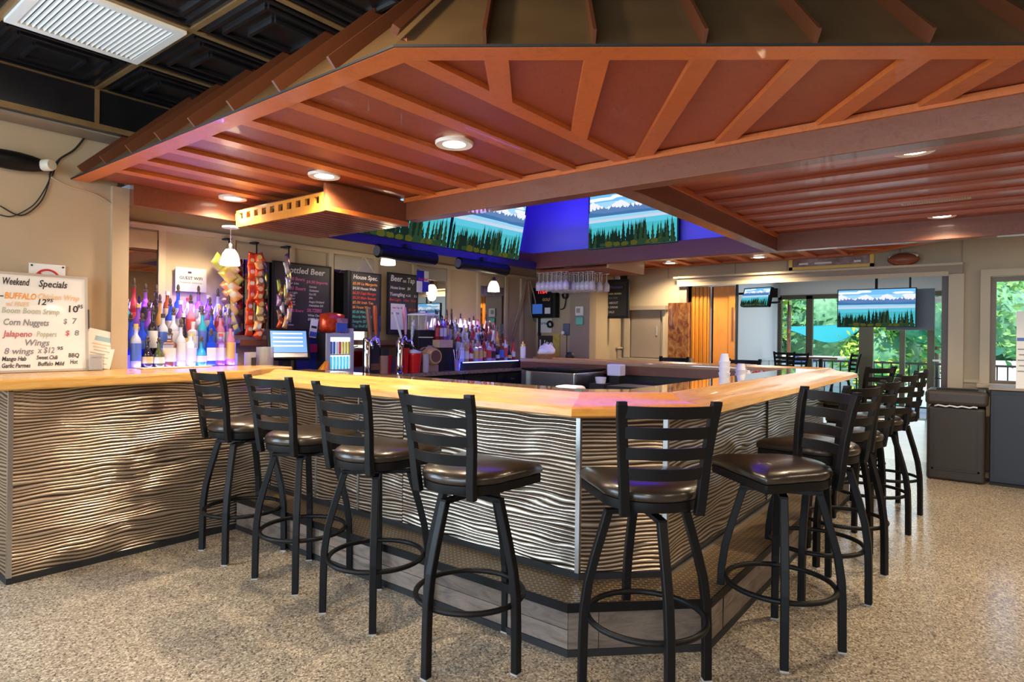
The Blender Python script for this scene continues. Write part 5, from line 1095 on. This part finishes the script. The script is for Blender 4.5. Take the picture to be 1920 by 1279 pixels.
# hanging rack of stemware over the far leg
rk = thing('glass_rack', 'wooden slatted stemware rack under the canopy over the far bar end', 'rack', (6.6, 4.0, 2.10))
for k in range(15): build(MB().box(6.18+k*.058, 6.18+k*.058+.040, 3.45, 4.40, 2.10, 2.115), 'slat', M['red'], rk)
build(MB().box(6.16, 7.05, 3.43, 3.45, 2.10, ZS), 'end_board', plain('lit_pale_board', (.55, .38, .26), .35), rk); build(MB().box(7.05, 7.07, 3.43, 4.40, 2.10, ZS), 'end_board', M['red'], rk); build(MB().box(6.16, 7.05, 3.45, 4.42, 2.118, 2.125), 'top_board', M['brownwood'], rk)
gmat = plain('stemware_glass', (.97, .93, .96), .05, trans=.45, ior=1.45, coat=.6)
gmesh = MB().lathe([(0, 0), (.034, -.001), (.034, -.003), (.004, -.007), (.004, -.085), (.010, -.092), (.032, -.11), (.038, -.14), (.034, -.19), (.032, -.19), (.036, -.14), (.030, -.113), (0, -.10)], 14, caps=False, mat=Matrix.Diagonal((1.05, 1.05, 1.15, 1))).mesh('bowl_and_stem', gmat, True)
k = 0
for r_ in range(4):
    for c_ in range(11):
        x = 6.24+.17*r_; y = 3.78+c_*.066
        if r_ == 0 and c_ < 4: continue
        o = bpy.data.objects.new('wine_glass', gmesh); COL.objects.link(o); o.location = (x, y, 2.098); o.rotation_euler = (0, 0, rnd.uniform(0, 6))
        o['label'] = f'upside down wine glass, {ordn[10-c_]} from left in the {["front", "second", "third", "back"][r_]} row of the hanging rack'; o['category'] = 'wine glass'; o['group'] = 'wine glasses hanging in the rack'
# ================================================================== INSIDE THE BAR
ic = thing('ice_bin_cooler', 'stainless steel cooler with dark sliding lid under the far bar leg', 'cooler', (5.4, 3.7, 0))
bevel(build(MB().box(5.12, 5.70, 3.20, 3.82, 0, .975), 'body', M['steel'], ic), .02, 3); build(MB().box(5.10, 5.70, 3.19, 3.83, .976, .995), 'lid', M['black'], ic); build(MB().box(5.08, 5.12, 3.76, 3.82, .1, .97), 'corner_post', M['steel'], ic)
build(MB().prism([(5.2, 3.3), (5.5, 3.4), (5.45, 3.75), (5.18, 3.7)], .996, 1.004), 'lid_handle', M['blackm'], ic)
sc = thing('towel_dispenser', 'white dispenser box on a black stand inside the bar', 'dispenser', (5.62, 3.02, 0)); bevel(build(MB().box(5.56, 5.68, 2.95, 3.10, .93, 1.045), 'box', M['cream'], sc), .01); build(MB().box(5.58, 5.67, 2.97, 3.08, 0, .93), 'stand', M['blackm'], sc)
ct = thing('plastic_tub', 'small white ribbed tub beside the steel cooler', 'tub', (5.3, 3.02, 0)); build(MB().lathe([(0, .87), (.045, .87), (.055, .93), (0, .93)], 16), 'tub', M['cream'], ct, 'auto', world=False); build(MB().box(-.08, .08, -.08, .08, 0, .87), 'stand', M['blackm'], ct, world=False)
wk = thing('under_bar_station', 'dark under bar work station with bottle rail inside the bar', 'work station', (4.9, 2.4, 0)); build(MB().box(4.2, 5.75, 1.46, 2.0, 0, .86).box(5.2, 5.8, 2.0, 2.9, 0, .86), 'body', M['cabinet'], wk); build(MB().box(4.25, 5.7, 1.5, 1.95, .86, .875), 'steel_top', M['steel'], wk)
sbx = thing('soap_bar', 'rounded white dish on the inner edge of the bar top', 'dish', (2.72, 1.735, .98)); build(MB().box(2.69, 2.75, 1.70, 1.77, 0, .995), 'pedestal', M['cabinet'], sbx); bevel(build(MB().box(2.665, 2.775, 1.66, 1.80, .996, 1.068), 'dish', M['cream'], sbx), .02, 3)
for k, (x, y, h) in enumerate(((4.72, 1.62, .30), (4.92, 1.56, .22), (5.12, 1.58, .16))):
    t = thing('foam_cup_stack', ['tallest stack of white foam cups inside the bar', 'middle sized stack of white foam cups inside the bar', 'shortest white foam cup near the folding wall reflection'][k], 'cups', (x, y, .876))
    for j in range(6): build(MB().lathe([(.034, h*.0+j*h/7), (.045-.0*j, j*h/7+h/7+.015)], 18, caps=True), 'cup', M['cream'], t, 'auto', world=False)
    build(MB().lathe([(.04, h*.85), (.026, h+.03), (0, h+.03)], 18), 'top_cup', M['cream'], t, 'auto', world=False)
for k in range(9):
    g = ['red', 'brown', 'clear', 'red', 'red', 'clear', 'red', 'brown', 'clear'][k]
    bottle((5.28+.052*k, 1.60+.03*(k % 2), .876), 'squat' if k % 2 else 'tall', g, f'short {g} garnish bottle in the well inside the bar, {ordn[k]} from left', .17, .022, LB[4 if g == 'red' else 0], 'red' if k % 3 else 'white', 'garnish bottles in the well')
# ================================================================== FAR WALL ITEMS
fp = thing('framed_picture', 'yellow framed sports picture half hidden by the canopy above the opening', 'picture', (Uw-.01, 1.5, 2.14))
y0, y1, z0, z1 = 1.07, 1.96, 2.145, 2.62
build(MB().box(Uw-.03, Uw-.005, y0, y1, z0, z0+.035).box(Uw-.03, Uw-.005, y0, y1, z1-.035, z1).box(Uw-.03, Uw-.005, y0, y0+.04, z0, z1).box(Uw-.03, Uw-.005, y1-.04, y1, z0, z1), 'frame', plain('yellow_frame', (.75, .48, .08), .35), fp)
build(MB().box(Uw-.015, Uw-.008, y0+.04, y1-.04, z0+.035, z1-.035), 'print', varied('sports_print', (.14, .05, .03), (.42, .30, .28), 7, rough=.4), fp)
for k, (a, b) in enumerate(((1.75, .10), (1.5, .18), (1.2, .07))): build(MB().box(Uw-.018, Uw-.015, a, a+b, z0+.06, z0+.08), 'printed_mark', M['paper'], fp)
fbm = thing('football', 'brown and white autographed football standing on the header ledge', 'football', (7.845, .785, 2.195), R(90))
T = Matrix.Rotation(R(90), 4, 'Y')
prof = [(.072*math.cos(a)**1.15 if abs(a) < PI/2-.01 else 0, .15*math.sin(a)) for a in [(-PI/2+PI*i/12) for i in range(13)]]
build(MB().lathe(prof, 18, mat=T), 'ball', plain('brown_leather', (.22, .06, .03), .4), fbm, True, world=False)
top = MB(); vs = []
build(MB().lathe([(r*1.015+.0006, z) for r, z in prof[2:11]], 18, mat=Matrix.Diagonal((1, 1, .52, 1))@Matrix.Translation((0, 0, .0))@T, caps=False) if 0 else MB().tube([(-.13, 0, .016), (-.06, 0, .040), (0, 0, .048), (.06, 0, .040), (.13, 0, .016)], .030, 8), 'white_panel', M['cream'], fbm, True, world=False)
build(MB().box(-.03, .03, -.03, .03, -.064, -.056), 'stand', M['brownwood'], fbm, world=False)
# folding wooden wall
fw_ = thing('folding_wall', 'honey pine accordion wall folded up at the left of the opening', 'folding wall', (8.1, 2.9, 0))
y = 3.20
for k in range(9):
    a = y-k*.027; build(MB().box(8.00+(.0 if k % 2 else .012), 8.22, a-.022, a, .02, 2.0), 'fold_panel', M['honey'], fw_)
build(MB().box(8.02, 8.06, 2.70, 2.905, .02, 2.0), 'end_panel', M['honey'], fw_); build(MB().box(8.00, 8.03, 2.62, 2.70, .02, 2.0), 'edge_stile', M['honey'], fw_)
build(MB().box(8.08, 8.10, 2.905, 2.95, .02, 2.0), 'shadow_strip', M['blackm'], fw_); build(MB().box(7.985, 8.0, 2.638, 2.655, 1.30, 1.72), 'pull_slot', M['brownwood'], fw_); build(MB().box(8.0, 8.04, 2.59, 2.612, 0, 2.01), 'dark_jamb', M['blackm'], fw_)
dj = struct(MB().box(8.02, 8.08, .385, .45, 0, 2.01), 'trim_7', plain('dark_jamb_paint', (.09, .05, .035), .4))
# ================================================================== PATIO ROOM
struct(MB().box(8.09, 12.65, 3.30, 3.42, 0, 2.6), 'wall_left', M['graywall'])
pr = struct(MB().box(8.09, 12.65, .12, .24, 0, 2.6), 'wall_right', M['graywall'])
struct(MB().box(8.09, 12.8, .2, 3.4, 2.42, 2.5), 'ceiling', M['white'])
pw = bpy.data.objects['wall_left']
struct(MB().box(8.09, 12.6, 3.27, 3.30, .98, 1.03), 'chair_rail', M['graywall']) if 0 else None
wl2 = [o for o in bpy.data.objects if o.name.startswith('wall_left')][-1]
struct(MB().box(8.09, 12.6, 3.275, 3.30, .93, .97), 'rail_moulding', M['graywall'], wl2)
for a in (9.0, 10.0, 11.0, 12.0): struct(MB().box(a, a+.12, 3.285, 3.30, .1, .93), 'wainscot_stile', M['graywall'], wl2)
bz = plain('dark_bronze_aluminium', (.10, .085, .05), .35, metal=.4); U2 = 12.6
wn = struct(MB().box(U2, U2+.12, .24, 3.3, 2.12, 2.42), 'window_2', M['white'])
for (a, b, c_, d_) in ((2.69, 2.80, .02, 2.14), (1.70, 1.92, .0, 2.14), (1.22, 1.30, .0, 2.14), (.80, .90, 0, 2.14), (3.24, 3.30, 0, 2.14), (.44, .56, 0, 2.14)):
    struct(MB().box(U2-.02, U2+.08, a, b, c_, d_), 'mullion', bz, wn)
struct(MB().box(U2-.02, U2+.08, .5, 3.3, 2.08, 2.16), 'head_rail', bz, wn); struct(MB().box(U2-.02, U2+.08, 1.0, 3.3, .0, .10), 'sill_rail', bz, wn)
for (a, b) in ((2.80, 3.24), (1.92, 2.69), (1.30, 1.70), (.90, 1.22)): struct(MB().box(U2+.03, U2+.036, a, b, .1, 2.08), 'pane', M['glass'], wn)
dr2 = struct(MB().box(U2-.01, U2+.03, .80, .83, 0, 2.02).box(U2-.01, U2+.03, .56, .59, 0, 2.02).box(U2-.01, U2+.03, .59, .80, 1.97, 2.02).box(U2-.01, U2+.03, .59, .80, 0, .12), 'door_2', M['alu'])
struct(MB().box(U2, U2+.005, .59, .80, .12, 1.97), 'pane', M['glass'], dr2); build(MB().box(U2-.04, U2-.02, .57, .82, .98, 1.01), 'push_bar', M['alu'], dr2); struct(MB().box(U2-.03, U2+.04, .55, .84, 2.02, 2.06), 'closer_rail', M['alu'], dr2)
# TVs of the patio room
a, b, c, d = [Vector(onU(x, y, uu)) for (x, y, uu) in ((1397, 541, 8.75), (1446, 538, 8.45), (1436, 577, 8.40), (1393, 573, 8.70))]
xd = (b-a); yd = (a-d); cen = (a+b+c+d)/4; yd = yd-xd.normalized()*yd.dot(xd.normalized())
t = tv(xd.length, yd.length, cen, xd, yd, 'small television angled on a bracket at the left of the patio opening', .010)
sp2 = thing('small_speaker', 'black speaker box on an arm behind the small angled television', 'speaker', onU(1452, 551, 8.9)); build(MB().box(-.06, .06, -.06, .06, -.05, .07), 'box', M['blackm'], sp2, world=False); build(MB().prism([(-.08, -.10), (.06, -.10), (.10, .06), (-.06, .10)], -.13, -.11), 'arm', M['blackm'], sp2, world=False); build(MB().box(-.02, .02, .05, 1.0, .0, .03), 'wall_arm', M['blackm'], sp2, world=False)
t = tv(.80, .44, (8.5, 1.125, 1.706), (0, -1, 0), (0, 0, 1), 'large television hanging from the ceiling of the patio room', .010)
build(MB().tube([(0, .2, -.04), (0, .72, -.04)], .015, 8), 'ceiling_pole', M['blackm'], t, world=False)
m3 = thing('second_television_back', 'dark grey back of another television just behind the hanging one', 'television', (8.95, .82, 1.7)); build(MB().box(-.02, .03, -.25, .25, -.25, .25), 'casing', plain('grey_casing', (.12, .15, .18), .4), m3, world=False); build(MB().box(-.01, .01, -.01, .01, .25, .72), 'pole', M['blackm'], m3, world=False)
gl_ = thing('glass_ceiling_light', 'clear faceted glass ceiling light in the patio room', 'ceiling light', (9.6, 1.80, 2.25)); 
for k in range(5): build(MB().lathe([(0, -.04), (.05, -.03), (.09, .01), (.10, .05), (0, .06)], 9, mat=Matrix.Rotation(k*1.25, 4, 'Z')@Matrix.Translation((.05 if k else 0, 0, .01*k))@Matrix.Rotation(R(18 if k else 0), 4, 'Y')), 'glass_petal', gmat, gl_, world=False)
build(MB().tube([(0, 0, .05), (0, 0, .17)], .012, 8), 'stem', M['chrome'], gl_, world=False)
fd = thing('ceiling_diffuser', 'thin dark slot diffuser in the patio room ceiling', 'vent', (9.2, 2.75, 2.415)); build(MB().box(-.25, .25, -.05, .05, -.006, .004), 'grille', M['blackm'], fd, world=False)
# pub table and chairs in the patio room
pt = thing('pub_table', 'brown pub table with black pedestal by the patio window', 'table', (12.0, 2.42, 0)); bevel(build(MB().box(-.32, .32, -.32, .32, .985, 1.02), 'table_top', M['brownwood'], pt, world=False), .006); build(MB().lathe([(.035, .02), (.035, .985)], 14).lathe([(.22, 0), (.22, .015), (.04, .03)], 20), 'pedestal', M['blackm'], pt, 'auto', world=False)
for i, (x, y, fa, lab) in enumerate(((11.35, 2.72, 30, 'black ladder back stool left of the pub table in the patio room'), (11.95, 3.0, 10, 'black ladder back stool behind the left one by the patio window'), (11.3, 1.98, 120, 'black ladder back stool right of the pub table in the patio room'))):
    o = copy_tree(proto); o.location = (x, y, 0); o.rotation_euler = (0, 0, R(10)); o['label'] = lab; o['group'] = 'ladder back stools in the patio room'
    for ch in o.children:
        if ch.name.split('.')[0] in SEATP: ch.rotation_euler = (0, 0, R(fa-10))
# trash bin, cabinet
tb = thing('trash_bin', 'dark brown rectangular litter bin with slotted lid right of the opening', 'bin', (7.40, .28, 0))
bevel(build(MB().box(7.18, 7.58, .06, .51, 0, .70), 'body', plain('brown_plastic', (.024, .018, .013), .5), tb), .025, 3); bevel(build(MB().box(7.155, 7.60, .04, .525, .715, .855), 'lid', plain('brown_lid', (.036, .027, .020), .45), tb), .035, 4)
build(MB().box(7.25, 7.40, .12, .44, .855, .868), 'slot_rim', M['black'], tb); build(MB().box(7.172, 7.181, .10, .47, .10, .115).box(7.172, 7.181, .10, .115, .10, .62).box(7.172, 7.181, .455, .47, .10, .62), 'front_panel_rim', bpy.data.materials['brown_plastic'], tb)
lmb = MB(); 
lmb.tube([(7.165, .12+.03*i, .708+.006*math.sin(i*2.1)) for i in range(12)], .008, 6); build(lmb, 'liner', M['graywall'], tb, True)
bc = thing('black_cabinet', 'tall plain black cabinet at the right edge of the frame', 'cabinet', (7.5, -.4, 0))
bevel(build(MB().box(7.22, 7.80, -.85, .03, .03, .88), 'body', plain('blue_black', (.004, .005, .009), .45), bc), .008); build(MB().box(7.205, 7.22, -.82, .0, .06, .84), 'door', bpy.data.materials['blue_black'], bc); build(MB().box(7.20, 7.80, -.86, .04, .88, .895), 'top', M['wall_dark'], bc); build(MB().box(7.24, 7.78, -.84, .02, 0, .03), 'plinth', M['blackm'], bc)
ps = thing('notice_sheet', 'white notice standing on the black cabinet, cut by the frame edge', 'paper', (7.3, -.2, .896)); build(MB().box(7.30, 7.305, -.55, -.155, .897, 1.60), 'sheet', M['paper'], ps); build(MB().box(7.298, 7.30, -.3, -.16, 1.33, 1.36), 'blue_print', LB[3], ps)
for k in range(5): build(MB().box(7.298, 7.30, -.3, -.165-.01*(k % 2), 1.25-.05*k, 1.26-.05*k), 'text_line', M['ink_grey'], ps)
# ================================================================== OUTSIDE
struct(MB().box(12.7, 60, -25, 40, -.35, -.30), 'ground', varied('sunny_paving', (.34, .36, .33), (.44, .45, .41), .8, rough=.7))
struct(MB().box(12.7, 15.2, -1, 7, -.30, -.05), 'deck', plain('grey_deck', (.34, .36, .38), .6))
pool = build(MB().box(16.5, 22, -1, 12, -.299, -.28), 'pool', plain('pool_water', (.03, .45, .50), .05)); pool['kind'] = 'structure'
rl = thing('deck_railing', 'dark baluster railing along the deck outside the windows', 'railing', (14.3, 2, -.05))
build(MB().box(14.28, 14.32, -1, 7, .86, .90), 'top_rail', M['blackm'], rl); build(MB().box(14.285, 14.315, -1, 7, .60, .62), 'mid_rail', M['blackm'], rl); build(MB().box(14.285, 14.315, -1, 7, .02, .05), 'bottom_rail', M['blackm'], rl)
for k in range(54): build(MB().box(14.288, 14.312, -.95+k*.15, -.926+k*.15, .05, .86), 'baluster', M['blackm'], rl)
sl = MB(); N = 14; A_, B_, C_, D_ = Vector((20, 4.9, 1.60)), Vector((20, 2.95, 1.72)), Vector((23, 2.7, 1.95)), Vector((23, 6.2, 1.75))
vs = []
for j in range(N+1):
    for i in range(N+1):
        a, b = i/N, j/N; p = A_*(1-a)*(1-b)+B_*a*(1-b)+C_*a*b+D_*(1-a)*b; p.z -= .42*math.sin(PI*a**1.3)*(1-b*.9); vs.append(p)
sl.add(vs, [(j*(N+1)+i, j*(N+1)+i+1, (j+1)*(N+1)+i+1, (j+1)*(N+1)+i) for j in range(N) for i in range(N)])
so = solo(sl, 'shade_sail', plain('teal_fabric', (.005, .27, .30), .7), 'teal shade sail stretched over the pool area outside', 'shade sail', smooth=True)
sd_ = so.modifiers.new('thick', 'SOLIDIFY'); sd_.thickness = .02
for p, lab in ((A_, 'left'), (B_, 'right')): solo(MB().tube([(p.x, p.y, -.3), (p.x, p.y, p.z)], .035, 8), 'sail_post', M['alu'], f'slim metal post holding the {lab} near corner of the teal sail', 'post')
wf2 = solo(MB().box(24, 24.06, -6, 16, -.3, .75), 'low_white_fence', M['paper'], 'low white fence behind the pool area', 'fence')
ub = thing('blue_umbrella', 'small closed blue sunshade standing by the pool', 'umbrella', (17.0, 3.85, -.3)); build(MB().lathe([(.32, 1.05), (.30, 1.16), (.0, 1.28)], 14), 'fabric', LB[3], ub, True, world=False); build(MB().tube([(0, 0, 0), (0, 0, 1.2)], .02, 8), 'pole', M['alu'], ub, world=False)
LEAF = {}
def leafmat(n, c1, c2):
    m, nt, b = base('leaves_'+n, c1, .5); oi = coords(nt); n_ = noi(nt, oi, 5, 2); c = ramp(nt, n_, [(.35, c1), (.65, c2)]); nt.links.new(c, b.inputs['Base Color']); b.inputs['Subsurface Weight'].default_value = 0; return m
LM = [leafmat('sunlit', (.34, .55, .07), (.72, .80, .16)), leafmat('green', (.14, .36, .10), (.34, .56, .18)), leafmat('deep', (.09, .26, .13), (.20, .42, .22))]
def tree(x, y, h, r, m, lab, n=2600, squash=1.0, zb=None, leaf=.11):
    t = thing('tree', lab, 'tree', (x, y, -.3), 0, 'trees outside the patio windows')
    build(MB().tube([(0, 0, 0), (.05, .03, h*.4), (0, 0, h*.8)], .045 if m == 0 else .12, 8), 'trunk', M['brownwood'], t, True, world=False)
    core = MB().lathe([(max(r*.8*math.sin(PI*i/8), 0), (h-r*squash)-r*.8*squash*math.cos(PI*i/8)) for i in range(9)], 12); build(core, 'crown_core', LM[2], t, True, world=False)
    mb = MB(); rr = random.Random(int(x*10+y))
    cl_ = [Vector((rr.gauss(0, 1), rr.gauss(0, 1), rr.gauss(0, 1))).normalized()*rr.uniform(.55, .98) for _ in range(40)]
    for i in range(n):
        c = rr.choice(cl_); p = c+Vector((rr.gauss(0, .14), rr.gauss(0, .14), rr.gauss(0, .14)))
        P_ = Vector((p.x*r, p.y*r, p.z*r*squash+h-r*squash)); a = Vector((rr.gauss(0, 1), rr.gauss(0, 1), rr.gauss(0, .6))).normalized(); b = a.cross(Vector((rr.gauss(0, 1), rr.gauss(0, 1), rr.gauss(0, 1)))).normalized(); s = leaf*rr.uniform(.6, 1.3)
        mb.add([P_-a*s, P_+b*s*.45, P_+a*s, P_-b*s*.45], [(0, 1, 2, 3)])
    build(mb, 'foliage', LM[m], t, world=False)
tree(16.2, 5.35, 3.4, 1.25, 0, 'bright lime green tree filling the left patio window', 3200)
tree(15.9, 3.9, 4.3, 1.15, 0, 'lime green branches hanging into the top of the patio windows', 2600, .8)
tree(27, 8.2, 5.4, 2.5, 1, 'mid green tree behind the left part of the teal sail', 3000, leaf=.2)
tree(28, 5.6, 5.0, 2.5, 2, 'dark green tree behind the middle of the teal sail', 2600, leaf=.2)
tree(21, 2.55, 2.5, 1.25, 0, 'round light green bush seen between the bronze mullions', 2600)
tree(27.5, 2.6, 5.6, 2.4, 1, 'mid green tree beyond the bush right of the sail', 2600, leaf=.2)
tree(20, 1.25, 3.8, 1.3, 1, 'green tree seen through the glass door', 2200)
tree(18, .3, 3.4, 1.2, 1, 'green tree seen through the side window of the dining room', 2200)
tree(31, 12, 6.5, 3.2, 1, 'large tree at the far left of the garden', 2200, leaf=.24); tree(31, -1.5, 6.5, 3.2, 2, 'large dark tree at the far right of the garden', 2200, leaf=.24)
hg = solo(MB().box(33, 34, -12, 22, -.3, 2.6), 'hedge', LM[2], 'long clipped dark hedge closing the back of the garden', 'hedge')
